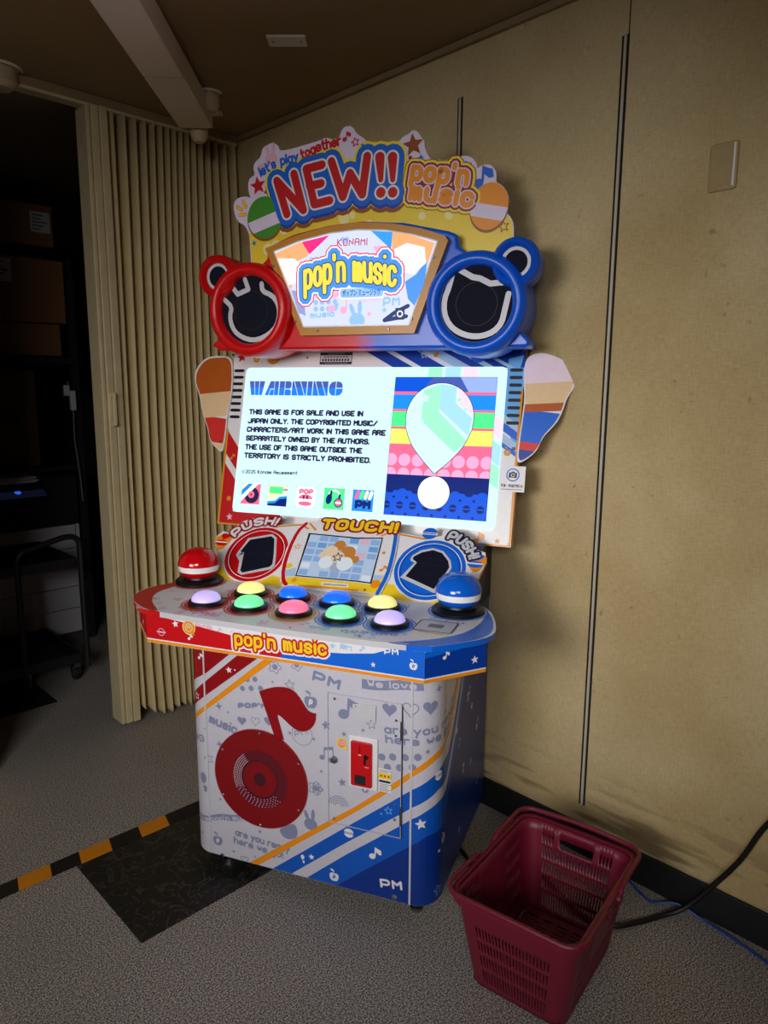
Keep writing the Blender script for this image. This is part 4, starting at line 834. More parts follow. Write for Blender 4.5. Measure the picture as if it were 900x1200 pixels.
# plain rosette of soft colour patches in the middle of the screen
for a, b, r, m in ((.36, .6, .026, 'ts_tan'), (.60, .62, .026, 'ts_orange'), (.46, .78, .02, 'ts_orange'), (.34, .36, .024, 'ts_white'), (.6, .36, .026, 'ts_white'), (.5, .25, .02, 'ts_grey'), (.48, .5, .022, 'ts_tan'), (.72, .48, .014, 'ts_orange'), (.26, .52, .012, 'ts_tan')): A.disc(*ts(a, b), r, m, 6, 20)
A.star(ts(.48, .5), .017, 'ts_dark', 7, .2, .003)
s_.art(A, slope8, .0003); s_.build('touch_screen', tp, smooth=0, weld=False)
m_ = MB(); m_.prism([(.20, zl), (.40, zl), (.40, 1.03), (.335, 1.02)], lambda u, v, d: (d, u, v), -.40, .43, 'navy'); m_.build('panel_support', cab, bevel=.003)
m_ = MB(); m_.prism([(.40, .79), (.645, .79), (.645, 1.98), (.60, 1.98), (.625, 1.64), (.46, 1.0), (.40, 1.0)], lambda u, v, d: (d, u, v), -.40, .40, 'navy'); m_.build('back_column', cab, bevel=.004)

# ------------------------------------------------------------------ monitor
TM = radians(14)
def mon(u, s, d): return (u, .5+s*sin(TM)-d*cos(TM), 1.3+s*cos(TM)+d*sin(TM))
FX0, FX1, FS0, FS1 = -.548, .502, -.293, .335
f_ = MB(); fo = rrect(FX0, FS0, FX1, FS1, .006); f_.prism(fo, mon, -.035, 0, 'white', 'gold')
A = Art((FX0, FS0, FX1, FS1))
A.poly([(FX0, -.293), (-.47, -.293), (-.3, -.27), (-.30, -.293)], 'red', 1)
A.poly([(FX0, .05), (-.49, -.02), (-.49, -.245), (-.30, -.245), (-.30, -.293), (FX0, -.293)], 'red', 1); A.poly([(FX0, -.03), (-.49, -.10), (-.49, -.135), (FX0, -.065)], 'white', 2)
for x0, x1, m in ((-.05, .02, 'deep_blue'), (.05, .13, 'deep_blue'), (.16, .215, 'pale_blue'), (.215, .6, 'deep_blue')): A.poly([(x0, .335), (x1, .335), (x1+.12, .27), (x0+.12, .27)], m, 1)
for x0, x1 in ((.26, .29), (.33, .35)): A.poly([(x0, .335), (x1, .335), (x1+.12, .27), (x0+.12, .27)], 'pale_blue', 2)
A.poly([(.449, .335), (FX1, .335), (FX1, .0), (.449, .09)], 'light_blue', 1)
for s0, m in ((.12, 'pale_blue'), (.095, 'blue'), (.06, 'pale_blue'), (.045, 'blue')): A.poly([(.449, s0), (FX1, s0-.035), (FX1, s0-.062), (.449, s0-.027)], m, 2)
A.poly([(FX0, FS0), (FX1, FS0), (FX1, FS0+.006), (FX0, FS0+.006)], 'gold', 4); A.poly([(FX1-.008, FS0), (FX1, FS0), (FX1, .2), (FX1-.008, .2)], 'gold', 4); A.poly([(FX0, FS0), (FX0+.008, FS0), (FX0+.008, .05), (FX0, .05)], 'gold', 4)
A.star((-.517, .312), .02, 'red', 4, .2); A.disc(-.485, .325, .007, 'red', 4, 12); A.burger((-.387, .308), .026, 'gold', 'light_grey', 4); A.disc(-.455, .303, .0115, 'gold', 4); A.disc(-.455, .303, .006, 'yellow', 5)
A.note((-.512, -.05), .012, 'gold', 5); A.disc(-.51, -.2, .009, 'gold', 5); A.star((-.50, -.265), .014, 'pale_pink', 5, .2); A.note((.40, -.272), .021, 'orange', 5); A.star((.458, -.277), .01, 'gold', 5); A.burger((.352, .31), .026, 'blue', 'deep_blue', 5); A.star((.17, .313), .012, 'pale_blue', 5, .1, .002); A.disc(.21, .313, .008, 'gold', 5); A.disc(.43, .318, .011, 'gold', 5)
A.apple((.468, .0), .012, 'gold', 'pale_blue', 5)
for k in range(8):
    s = .262-.024*k
    A.stroke([(-.536, s), (-.505, s)], .0105, 'black', 5); A.stroke([(.462, s), (.492, s)], .0105, 'soft_black', 5)
mp0 = [(-0.1860,0.3282),(-0.0655,0.3242),(-0.0630,0.2843),(-0.1832,0.2869)]
A.poly([(-.205, .283), (-.085, .283), (-.085, .325), (-.205, .325)], 'soft_black', 5); A.poly([(-.203, .292), (-.087, .292), (-.087, .315), (-.203, .315)], 'light_grey', 6)
for k in range(10): A.poly([(-.196+.0104*k, .295), (-.189+.0104*k, .295), (-.189+.0104*k, .302), (-.196+.0104*k, .302)], 'soft_black', 7)
for k in range(8): A.poly([(-.19+.0118*k, .306), (-.182+.0118*k, .306), (-.182+.0118*k, .312), (-.19+.0118*k, .312)], 'grey', 7)
A.stroke([(-.175, .32), (-.115, .32)], .004, 'grey', 6, n=4); A.stroke([(-.185, .2875), (-.1, .2875)], .003, 'grey', 6, n=4)
f_.art(A, mon, .0003); fr = f_.build('monitor_frame', cab, smooth=20, weld=False)
for p in ((-.255, .308), (.16, .325), (-.539, .327), (.494, -.285)): screw(fr, p, mon, .004)
# screen
SB = 1.25
for n, c in (('sc_bg', (206, 246, 255)), ('sc_white', (240, 253, 255)), ('sc_dark', (40, 34, 70)), ('sc_title', (70, 92, 175)), ('sc_title2', (38, 122, 236)), ('sc_navy', (10, 34, 112)), ('sc_royal', (16, 84, 214)), ('sc_blue', (30, 140, 255)), ('sc_sky', (96, 190, 255)), ('sc_pink', (255, 108, 146)), ('sc_rose', (255, 168, 210)), ('sc_green', (80, 245, 140)), ('sc_mint', (158, 248, 200)), ('sc_yellow', (255, 246, 110)), ('sc_peri', (150, 176, 255)), ('sc_lblue', (164, 218, 255)), ('sc_lpink', (250, 214, 240)), ('sc_grey', (150, 158, 196)), ('sc_cream', (250, 238, 180)), ('sc_lav', (205, 225, 252))): glow(n, c, SB)
SX0, SX1, SS0, SS1 = -.4915, .448, -.2455, .2725
v_ = MB(); so_ = rrect(SX0, SS0, SX1, SS1, .018); v_.prism(so_, mon, 0, .002, 'sc_bg')
A = Art((SX0+.001, SS0+.001, SX1-.001, SS1-.001))
A.conv([(.190, .273), (.237, .273), (.237, .235), (.190, .235)], 'sc_mint', 1); A.conv([(.247, .273), (.298, .273), (.298, .235), (.247, .235)], 'sc_lblue', 1); A.conv([(.305, .273), (.355, .273), (.355, .235), (.305, .235)], 'sc_lpink', 1)
for s0, m in ((.125, 'sc_lpink'), (.045, 'sc_lblue'), (-.025, 'sc_mint')): A.conv([(.41, s0), (.46, s0-.035), (.46, s0-.10), (.41, s0-.065)], m, 1)
# framed picture with its colour bands
PX0, PX1, PS0, PS1 = .0785, .4195, -.2185, .239
H_ = PS1-PS0
A2 = Art((PX0, PS0, PX1, PS1))
def hb(a, b, m, lay): A2.conv([(PX0, PS1-H_*a), (PX1, PS1-H_*a), (PX1, PS1-H_*b), (PX0, PS1-H_*b)], m, lay)
hb(0, 1, 'sc_navy', 2); hb(0, .106, 'sc_title', 3)
A2.conv([(PX0, PS1), (PX0, PS1-H_*.106), (PX0+.09, PS1-H_*.106), (PX0+.13, PS1)], 'sc_royal', 4); A2.conv([(PX1, PS1), (PX1, PS1-H_*.106), (PX1-.09, PS1-H_*.106), (PX1-.12, PS1)], 'sc_peri', 4)
hb(.106, .127, 'sc_pink', 3); hb(.127, .234, 'sc_blue', 3); hb(.234, .251, 'sc_pink', 3); hb(.251, .360, 'sc_green', 3); hb(.360, .378, 'sc_pink', 3); hb(.378, .485, 'sc_yellow', 3); hb(.485, .706, 'sc_pink', 3); hb(.82, 1, 'sc_royal', 3)
for k in range(8):
    A2.disc(PX0+.01+.0455*k, PS1-H_*.60, .0205, 'sc_rose', 4); A2.disc(PX0+.01+.0455*k, PS1-H_*.70, .0205, 'sc_rose', 4)
hb(.706, .82, 'sc_navy', 5)
for k in range(9): A2.conv(ngon(PX0+.015+.044*k, PS1-H_*.823, .014, .008, 14), 'sc_royal' if k % 2 else 'sc_navy', 6)
for k in range(9):
    c = (PX0+.008+.0445*k, PS1-H_*.925); A2.disc(*c, .0125, 'sc_navy', 6, 16); A2.conv([(c[0]-.013, c[1]-.002), (c[0]+.013, c[1]-.002), (c[0]+.013, c[1]+.002), (c[0]-.013, c[1]+.002)], 'sc_royal', 7)
    A2.star((PX0+.03+.0445*k, PS1-H_*.868), .007, 'sc_navy', 6); A2.star((PX0+.03+.0445*k, PS1-H_*.985), .007, 'sc_navy', 6)
dc, dr = (.24, .1035), .114
dp = [(dc[0]+dr*cos(radians(a)), dc[1]+dr*1.02*sin(radians(a))) for a in range(-12, 193, 6)]+chaikin([(dc[0]-dr*.985, dc[1]-.03), (dc[0]-dr*.80, dc[1]-.085), (dc[0]-.05, -.03), (dc[0]-.002, -.077)], False, 2)+chaikin([(dc[0]+.0, -.077), (dc[0]+.052, -.03), (dc[0]+dr*.80, dc[1]-.085), (dc[0]+dr*.985, dc[1]-.03)], False, 2)
A2.poly(dp, 'sc_bg', 8); A2.disc(.242, -.138, .0535, 'sc_white', 8, 40)
def inside(pts):     # keep a band within the balloon by clipping it with the balloon's left and right edges
    return pts
A2.poly([(.180, .196), (.237, .216), (.237, .125), (.337, .032), (.300, -.006), (.180, .095)], 'sc_mint', 9)
A2.poly([(.237, .216), (.290, .207), (.290, .155), (.349, .105), (.340, .048), (.237, .135)], 'sc_lblue', 9); A2.poly([(.295, .204), (.33, .175), (.350, .135), (.350, .11), (.295, .155)], 'sc_lpink', 9)
for c, r in (((.188, .168), .017), ((.16, .128), .015), ((.208, .13), .016), ((.137, .095), .012), ((.18, .09), .013), ((.228, .09), .016), ((.302, .165), .01), ((.325, .135), .008)): A2.star(c, r, 'sc_mint' if c[0] > .2 else 'sc_lav', 10, .2)
A2.outline(dp, .0022, 'sc_dark', 10); A2.outline(ngon(.242, -.138, .0535, None, 40), .002, 'sc_dark', 10); A2.outline([(PX0, PS0), (PX1, PS0), (PX1, PS1), (PX0, PS1)], .002, 'sc_dark', 11)
A.tris += A2.tris
# words
t0, t1 = [(-0.4609,0.1708),(-0.0764,0.1746)]
t0, t1 = (-.4725, .1735), (-.108, .1745)
caph = .0505
gl = 7; xs = t0[0]; wch = [('W', .062), ('A', .052), ('R', .046), ('N', .056), ('I', .018), ('N', .056), ('G', .052)]; tot = sum(q for _, q in wch)+6*.003; fx = (t1[0]-t0[0])/tot
shapes = {'W': [[(0, 1), (.30, 1), (.40, .0), (.17, 0)], [(.33, 1), (.63, 1), (.64, 0), (.43, 0)], [(.66, 1), (1.0, 1), (.86, 0), (.67, 0)]],
 'A': [[(.0, 0), (.36, 1), (.66, 1), (.66, .46), (.40, .46), (.26, 0)], [(.69, 0), (.69, 1), (1, 1), (1, 0)], [(.30, .0), (.43, .41), (.66, .41), (.66, 0)]],
 'R': [[(0, 0), (0, 1), (.44, 1), (.44, 0)], [(.48, .47), (.48, 1), (.88, 1), (1, .86), (1, .6), (.9, .47)], [(.48, .0), (.48, .42), (.9, .42), (1, .3), (1, .0)]],
 'N': [[(0, 0), (0, 1), (.10, 1), (.42, .0)], [(.14, 1), (.52, 1), (.86, 0), (.46, 0)], [(.56, 1), (1, 1), (1, 0), (.9, 0)]],
 'I': [[(0, 0), (0, 1), (1, 1), (1, 0)]],
 'G': [[(.48, 0), (.2, .05), (.04, .25), (0, .5), (.04, .75), (.2, .95), (.48, 1)], [(.52, 1), (.8, .96), (.95, .8), (.98, .55), (.52, .55)], [(.52, .5), (1, .5), (.97, .25), (.82, .06), (.52, 0)]]}
for ch, wd in wch:
    for sh_ in shapes[ch]:
        P = [(xs+x*wd*fx, t0[1]+y*caph) for x, y in sh_]
        A.poly(P, 'sc_title', 2); lo = clip_half(P, 0, 1, t0[1]+caph*.55)
        if len(lo) > 2: A.poly(lo, 'sc_title2', 3)
    xs += (wd+.003)*fx
rows_ = [('THIS GAME IS FOR SALE AND USE IN', [(-0.4632,0.1029),(-0.0247,0.1053)]), ('JAPAN ONLY. THE COPYRIGHTED MUSIC/', [(-0.4649,0.0707),(0.0300,0.0738)]), ('CHARACTERS/ART WORK IN THIS GAME ARE', [(-0.4652,0.0399),(0.0618,0.0428)]), ('SEPARATELY OWNED BY THE AUTHORS.', [(-0.4655,0.0085),(0.0076,0.0119)]), ('THE USE OF THIS GAME OUTSIDE THE', [(-0.4650,-0.0228),(-0.0159,-0.0190)]), ('TERRITORY IS STRICTLY PROHIBITED.', [(-0.4653,-0.0534),(0.0171,-0.0509)])]
for k, (t, (a, b)) in enumerate(rows_):
    A.text(t, (a[0], a[1]), (b[0], a[1]+(b[1]-a[1])*.3),   .0205, .0058, [('sc_dark', 0, 3)], soft=False, gap=1.7, n=6)
cpy = [(-0.4536,-0.1079),(-0.2483,-0.1036)]
A.text('2025 Konami Amusement', cpy[0], cpy[1], .0135, .0028, [('sc_dark', 0, 3)], n=6); c0 = (cpy[0][0]-.0085, cpy[0][1]+.0058); A.ring(*c0, .0062, .0048, 'sc_dark', 3, 16); A.stroke([(c0[0]+.0022, c0[1]+.0018), (c0[0]-.001, c0[1]+.0022), (c0[0]-.0022, c0[1]), (c0[0]-.001, c0[1]-.0022), (c0[0]+.0022, c0[1]-.0018)], .0013, 'sc_dark', 3, n=5)
A.stroke([(.372, -.233), (.43, -.233)], .004, 'sc_lav', 3, n=4); A.stroke([(-.482, -.229), (-.458, -.229)], .004, 'sc_lav', 3, n=4)
# five small framed icons
ic = [(-0.4225,-0.1792),(-0.3164,-0.1798),(-0.2092,-0.1789),(-0.1029,-0.1778),(0.0017,-0.1780)]; ih = .037
for k, c in enumerate(ic):
    bx = rrect(c[0]-ih*1.02, c[1]-ih*1.0, c[0]+ih*1.02, c[1]+ih*1.0, .007); I = Art((c[0]-ih, c[1]-ih*.97, c[0]+ih, c[1]+ih*.97))
    bg = ('sc_pink', 'sc_cream', 'sc_white', 'sc_green', 'sc_blue')[k]
    I.poly(bx, bg, 3)
    if k == 0:
        I.conv([(c[0]-ih, c[1]+ih), (c[0]+ih*.4, c[1]+ih), (c[0]-ih, c[1]-ih*.4)], 'sc_cream', 4); I.conv([(c[0]-ih, c[1]+ih*.35), (c[0]-ih*.3, c[1]+ih), (c[0]+ih*.2, c[1]+ih), (c[0]-ih, c[1]-ih*.2)], 'sc_blue', 5)
        I.disc(c[0]+.004, c[1]-.004, ih*.78, 'sc_dark', 6); I.disc(c[0]+.002, c[1]-.002, ih*.34, 'sc_pink', 7); I.disc(c[0]+.002, c[1]-.002, ih*.1, 'sc_dark', 8); I.conv([(c[0]-ih, c[1]-ih*.2), (c[0]+ih*.2, c[1]+ih), (c[0]+ih*.75, c[1]+ih), (c[0]-ih, c[1]-ih*.75)], 'sc_white', 7)
    if k == 1:
        I.poly([(c[0]-ih*.9, c[1]+ih*.2), (c[0]+ih*.5, c[1]+ih*.2), (c[0]+ih*.5, c[1]+ih*.85), (c[0]-ih*.9, c[1]+ih*.85)], 'sc_green', 4); I.stroke([(c[0]+ih*.6, c[1]+ih*.6), (c[0]+ih, c[1]+ih*.6)], .008, 'sc_grey', 4)
        for q, m in ((0, 'sc_bg'), (.22, 'sc_blue'), (.45, 'sc_navy')): I.poly([(c[0]-ih, c[1]-ih*(.35+q)), (c[0]-ih*.2, c[1]-ih*(.25+q)), (c[0]+ih*.25, c[1]+ih*(.15-q)), (c[0]+ih, c[1]+ih*(.25-q)), (c[0]+ih, c[1]-ih), (c[0]-ih, c[1]-ih)], m, 5+int(q*10))
    if k == 2:
        I.text('POP', (c[0]-ih*.7, c[1]+ih*.28), (c[0]+ih*.75, c[1]+ih*.3), ih*.5, ih*.17, [('sc_pink', 0, 4)])
        I.poly([(c[0]+ih*.72*cos(radians(a)), c[1]-ih*.15+ih*.42*sin(radians(a))) for a in range(0, 181, 15)], 'sc_pink', 4); I.conv(ngon(c[0], c[1]-ih*.58, ih*.68, ih*.2, 18), 'sc_pink', 4)
        for q in (-.18, .18): I.stroke([(c[0]+q*ih, c[1]-ih*.1), (c[0]+q*ih, c[1]+ih*.12)], .006, 'sc_dark', 5)
    if k == 3:
        I.stroke([(c[0]-ih*.5+ih*1.0*(1-cos(radians(a)))/2, c[1]+ih*.35+ih*.4*sin(radians(a))) for a in range(0, 181, 20)], .007, 'sc_white', 4); I.conv(ngon(c[0]-ih*.5, c[1]-ih*.05, ih*.3, ih*.48, 18, -.2), 'sc_navy', 5); I.stroke([(c[0]-ih*.35, c[1]+ih*.2), (c[0]-ih*.3, c[1]+ih*.65)], .008, 'sc_navy', 5); I.disc(c[0]+ih*.45, c[1]-ih*.35, ih*.42, 'sc_navy', 5); I.disc(c[0]+ih*.45, c[1]-ih*.35, ih*.32, 'sc_pink', 6); I.conv(ngon(c[0]+ih*.45, c[1]-ih*.35, ih*.32, ih*.1, 16), 'sc_white', 7); I.stroke([(c[0]+ih*.5, c[1]+ih*.0), (c[0]+ih*.55, c[1]+ih*.35)], .008, 'sc_navy', 5)
    if k == 4:
        for q, m in enumerate(('sc_pink', 'sc_green', 'sc_cream', 'sc_white')): I.stroke([(c[0]-ih*.65+ih*.43*q, c[1]+ih*.25), (c[0]-ih*.5+ih*.43*q, c[1]+ih*.75)], .0125, m, 4)
        I.text('PM', (c[0]-ih*.75, c[1]-ih*.75), (c[0]+ih*.8, c[1]-ih*.75), ih*.8, ih*.28, [('sc_navy', 0, 4)], soft=False)
    I.outline(bx, .0022, 'sc_dark', 9); A.tris += I.tris
v_.art(A, lambda u, v, d: mon(u, v, .002+d), .00012); v_.build('screen', fr, smooth=0, weld=False)
# no-photo style camera notice clipped to the lower right edge
n_ = MB(); no = [(.4515, -.1225), (.530, -.1215), (.530, -.0415), (.4515, -.0425)]; n_.prism(no, mon, .004, .006, 'white')
A = Art(); cc = (.492, -.069); A.disc(*cc, .0205, 'blue', 0); A.disc(*cc, .0168, 'white', 1); A.poly(rrect(cc[0]-.0125, cc[1]-.009, cc[0]+.0125, cc[1]+.007, .002), 'black', 2); A.poly(rrect(cc[0]-.005, cc[1]+.005, cc[0]+.005, cc[1]+.0105, .001), 'black', 2); A.ring(cc[0], cc[1]-.001, .0058, .004, 'white', 3)
A.font('写真・動画撮影OK', .457, -.107, .0105, 'soft_black', 1, .02, .069)
A.stroke([(.459, -.1145), (.523, -.1140)], .0022, 'grey', 1, n=4)
n_.art(A, lambda u, v, d: mon(u, v, .006+d)); n_.build('camera_notice', fr, smooth=0, weld=False)
# the two side boards screwed to the frame (plain colour boards)
def board(pts, bands, name, edge, scr):
    o = MB(); o.prism(pts, mon, .004, .008, edge, 'white'); a = Art()
    cx = sum(p[0] for p in pts)/len(pts); cy = sum(p[1] for p in pts)/len(pts)
    inn = [(cx+(p[0]-cx)*.93, cy+(p[1]-cy)*.965) for p in pts]
    fl_ = [p for p in inn]
    for s0, s1, m, sl in bands:
        for t in tessellate_polygon([[Vector((x, y, 0)) for x, y in inn]]):
            q = [inn[i] for i in t]
            if sum(p_[0]*r_[1]-r_[0]*p_[1] for p_, r_ in zip(q, q[1:]+q[:1])) < 0: q = q[::-1]
            q = clip_half(q, -sl, 1, s1-sl*cx); q = clip_half(q, sl, -1, -s0+sl*cx) if len(q) > 2 else q
            if len(q) > 2: a._add(q, m, 1)
    o.art(a, lambda u, v, d: mon(u, v, .008+d)); b = o.build(name, fr, smooth=0, weld=False)
    for p in scr: screw(b, p, lambda u, v, d: mon(u, v, .0085+d), .005, 'chrome')
    return b
mat('board_rust', (190, 92, 28), PR); mat('board_tan', (240, 206, 158), PR); mat('board_red', (225, 50, 46), PR); mat('board_pink', (250, 226, 242), PR)
lb = chaikin([(-0.5515,0.3105),(-0.6018,0.3162),(-0.6619,0.3115),(-0.7000,0.2717),(-0.7053,0.2237),(-0.6760,0.1761),(-0.6611,0.1287),(-0.6395,0.0765),(-0.6200,0.0403),(-0.6096,0.0040),(-0.5826,-0.0211),(-0.5523,-0.0407),(-0.5472,0.0060),(-0.5456,0.0681),(-0.5464,0.1096),(-0.5382,0.1565),(-0.5391,0.2294)], True, 2)
board(lb, ((.18, .36, 'board_rust', .1), (.09, .18, 'board_tan', .1), (-.0, .09, 'board_red', -.1), (-.05, .0, 'board_tan', -.1), (-.2, -.05, 'deep_blue', -.1)), 'side_board', 'white', (((-.548), .318), (-.562, -.0)))
rb = chaikin([(0.5097,0.3032),(0.5441,0.3157),(0.5860,0.3068),(0.6282,0.2853),(0.6553,0.2433),(0.6597,0.2099),(0.6364,0.1721),(0.6305,0.1428),(0.6172,0.1049),(0.6026,0.0837),(0.5725,0.0494),(0.5594,0.0070),(0.5227,-0.0259),(0.5003,-0.0324),(0.5002,0.0218),(0.5061,0.1068),(0.5092,0.1749),(0.5003,0.2347),(0.5012,0.2775)], True, 2)
board(rb, ((.22, .4, 'board_pink', .06), (.155, .22, 'board_tan', .06), (.13, .155, 'board_rust', .06), (.03, .13, 'blue', -.1), (.005, .03, 'board_red', -.1), (-.2, .005, 'deep_blue', -.1)), 'side_board', 'white', ((.497, .322), (.487, .012)))

# ------------------------------------------------------------------ topper
YT = .39
top = lambda u, v, d: (u, YT-d, v)
SPK, SR = [(-.364, 1.7435), (.384, 1.7385)], .145
h_ = MB()
ho = [(-.50, 1.618), (-.535, 1.635), (-.505, 1.66), (-.49, 1.73), (-.36, 1.87), (-.315, 1.905), (-.316, 1.94), (-.22, 1.974), (-.10, 1.993), (.012, 1.998), (.148, 1.985), (.288, 1.952), (.316, 1.940), (.318, 1.907), (.37, 1.875), (.48, 1.75), (.505, 1.668), (.54, 1.632), (.532, 1.615)]
h_.prism(ho, top, -.16, -.02, 'red_to_blue')
hobj = h_.build('topper_housing', cab, bevel=.022, seg=4, smooth=50)
for (cx, cz), nm in zip(SPK, ('left', 'right')):
    m_ = MB(); m_.lathe([(.150, -.15), (.150, .0), (.147, .018), (.138, .031), (.126, .036), (.115, .032), (.108, .02), (.106, .0), (.0, .0)], 'red_to_blue', (cx, YT, cz), 'Y', 56); m_.build('speaker_ring', hobj, smooth=60)
    A = Art(); A.disc(cx, cz, .1065, 'grille', 0, 48); A.ring(cx, cz, .062, .0605, 'soft_black', 1)
    if cx < 0:
        A.stroke(chaikin([(-0.4602,1.7789),(-0.4336,1.7557),(-0.4433,1.7257),(-0.4358,1.6921),(-0.4157,1.6673),(-0.3769,1.6502),(-0.3414,1.6490),(-0.2989,1.6651),(-0.2671,1.6943),(-0.2579,1.7354),(-0.2655,1.7651),(-0.2856,1.7881),(-0.3191,1.8012),(-0.3213,1.8248)], False, 1), .0155, 'light_grey', 2, n=8); A.stroke([(-0.4341,1.8235),(-0.4108,1.7951),(-0.3706,1.8091),(-0.3823,1.8403)], .0155, 'light_grey', 2, n=8)
    else:
        A.stroke([(0.3327,1.8361),(0.3717,1.8138),(0.3935,1.8095),(0.4230,1.7939),(0.4678,1.7964)], .0165, 'light_grey', 2, n=8); A.stroke(chaikin([(0.3103,1.8260),(0.3015,1.7888),(0.2877,1.7566),(0.2873,1.7168),(0.3032,1.6822),(0.3310,1.6598),(0.3673,1.6477),(0.4030,1.6471),(0.4378,1.6594),(0.4602,1.6841),(0.4671,1.7172),(0.4769,1.7637)], False, 1), .0165, 'light_grey', 2, n=8)
    m_ = MB(); m_.art(A, lambda u, v, d: (u, YT-.004-d, v)); m_.build('speaker_grille', hobj, smooth=0, weld=False)
for ex, ez in ((-.4825, 1.853), (.4945, 1.849)):
    m_ = MB(); m_.lathe([(.069, -.075), (.070, .0), (.066, .018), (.056, .026), (.046, .018), (.043, .004), (0, .004)], 'red_to_blue', (ex, YT, ez), 'Y', 40); m_.build('ear_pod', hobj, smooth=60)
    A = Art(); A.disc(ex, ez, .043, 'grille', 0, 32)
    s = 1 if ex < 0 else -1
    A.stroke([(ex+.038*cos(radians(a)), ez+.038*sin(radians(a))) for a in (range(20, 291, 15) if s > 0 else range(-110, 161, 15))], .0095, 'light_grey', 1, n=8)
    A.stroke([(ex+s*.034, ez+.012), (ex+s*.026, ez-.012), (ex+s*.012, ez-.035)], .0095, 'light_grey', 1, n=8)
    m_ = MB(); m_.art(A, lambda u, v, d: (u, YT-.005-d, v)); m_.build('tweeter_grille', hobj, smooth=0, weld=False)
# lit marquee
go = [(-.306, 1.932), (-.2, 1.964), (-.09, 1.984), (.012, 1.989), (.12, 1.979), (.21, 1.96), (.285, 1.934), (.295, 1.92), (.195, 1.66), (-.185, 1.66)]
gi = [(-0.2722,1.9198)]+[(-.19, 1.944), (-.08, 1.962), (.01, 1.966), (.1, 1.959), (.19, 1.940)]+[(0.2603,1.9188),(0.1766,1.6868)]+[(-0.1726,1.6891)]
mat('frame_gold', (200, 135, 30), .35)
g_ = MB(); g_.prism(go, top, -.03, .004, 'frame_gold')
A = Art(); A.stroke(gi, .008, 'white', 0, True, 8); g_.art(A, lambda u, v, d: (u, YT-.004-d, v)); g_.build('marquee_frame', hobj, smooth=20, weld=False)
for p in [(-0.2787,1.8765),(-0.2035,1.7034),(-0.1257,1.6735)]+[(0.2525,1.8752),(0.1872,1.7023),(0.1136,1.6730)]: screw(hobj, p, lambda u, v, d: (u, YT-.004-d, v), .0045)
for n, c in (('mq_bg', (214, 222, 255)), ('mq_white', (248, 248, 255)), ('mq_blue', (150, 196, 255)), ('mq_mid', (80, 150, 235)), ('mq_pink', (252, 178, 214)), ('mq_hot', (255, 50, 132)), ('mq_sky', (60, 160, 245)), ('mq_orange', (255, 176, 120)), ('mq_yellow', (250, 226, 80)), ('mq_navy', (40, 56, 110)), ('mq_red', (230, 60, 90)), ('mq_grey', (150, 160, 215)), ('mq_text', (200, 60, 90)), ('mq_pale', (236, 226, 252))): glow(n, c, 1.15)
q_ = MB(); A = Art()
A.poly(gi, 'mq_bg', 1)
mz = lambda s: s
A.clip = (-.30, 1.69, .30, 1.963)
for k in range(8): A.disc(-.155+.022*(k % 4)+.008*(k//4), 1.842-.02*(k//4), .008, 'mq_blue', 2, 12); A.disc(-.13+.022*(k % 4), 1.76-.02*(k//4), .008, 'mq_blue', 2, 12)
for c, r, m in (((-.135, 1.885), .016, 'mq_blue'), ((.075, 1.91), .012, 'mq_pink'), ((-.03, 1.94), .014, 'mq_blue'), ((.115, 1.845), .014, 'mq_pink')): A.heart(c, r, m, 2)
for c, r, m in (((-.09, 1.86), .01, 'mq_pink'), ((.01, 1.86), .012, 'mq_mid'), ((-.06, 1.75), .012, 'mq_blue'), ((.05, 1.72), .01, 'mq_pink'), ((.1, 1.73), .01, 'mq_blue')): A.star(c, r, m, 2)
A.beamed((-.055, 1.76), .035, 'mq_pink', 2); A.rainbow((.055, 1.755), .03, 'mq_pink', 2); A.rabbit((.01, 1.715), .036, 'mq_blue', 2); A.disc(-.02, 1.86, .016, 'mq_pink', 2); A.text('music', (-.15, 1.712), (-.065, 1.715), .02, .005, [('mq_blue', 0, 2)]); A.text('PM', (.095, 1.74), (.15, 1.742), .028, .006, [('mq_blue', 0, 2)])
# plain colour fields in the two upper corners
A.poly([(-.27, 1.915), (-.20, 1.938), (-.155, 1.948), (-.155, 1.9), (-.20, 1.885), (-.215, 1.80), (-.235, 1.83)], 'mq_orange', 3); A.poly([(-.175, 1.943), (-.08, 1.958), (-.15, 1.905)], 'mq_hot', 4); A.poly([(-.262, 1.90), (-.2, 1.895), (-.17, 1.86), (-.185, 1.825), (-.225, 1.815)], 'mq_white', 4); A.poly([(-.215, 1.80), (-.175, 1.795), (-.165, 1.72), (-.19, 1.73)], 'mq_grey', 3)
A.poly([(.255, 1.915), (.18, 1.943), (.12, 1.955), (.125, 1.90), (.17, 1.905), (.235, 1.86)], 'mq_orange', 3); A.poly([(.055, 1.962), (.125, 1.954), (.12, 1.905)], 'mq_sky', 4); A.poly([(.13, 1.905), (.17, 1.92), (.225, 1.905), (.23, 1.86), (.19, 1.83), (.14, 1.845)], 'mq_white', 4); A.poly([(.235, 1.875), (.225, 1.80), (.195, 1.74), (.175, 1.76), (.165, 1.81), (.2, 1.83)], 'mq_mid', 3); A.stroke([(.175, 1.74), (.13, 1.72), (.10, 1.70), (.17, 1.71)], .012, 'mq_navy', 3)
A.poly(rrect(.135, 1.7, .165, 1.735, .003), 'mq_navy', 5); A.ring(.15, 1.7175, .01, .006, 'mq_white', 6)
A.text('KONAMI', [(-0.0556,1.9236)][0], [(0.0438,1.9204)][0], .022, .0032, [('mq_text', 0, 5)], n=6)
lp0, lp1 = [(-0.1559,1.8087)][0], [(0.1650,1.8059)][0]; 
def logo(u, v):
    t = u/.30; return (-.172+u*.985, 1.795+.02*sin(pi*min(1, max(0, t)))+v)
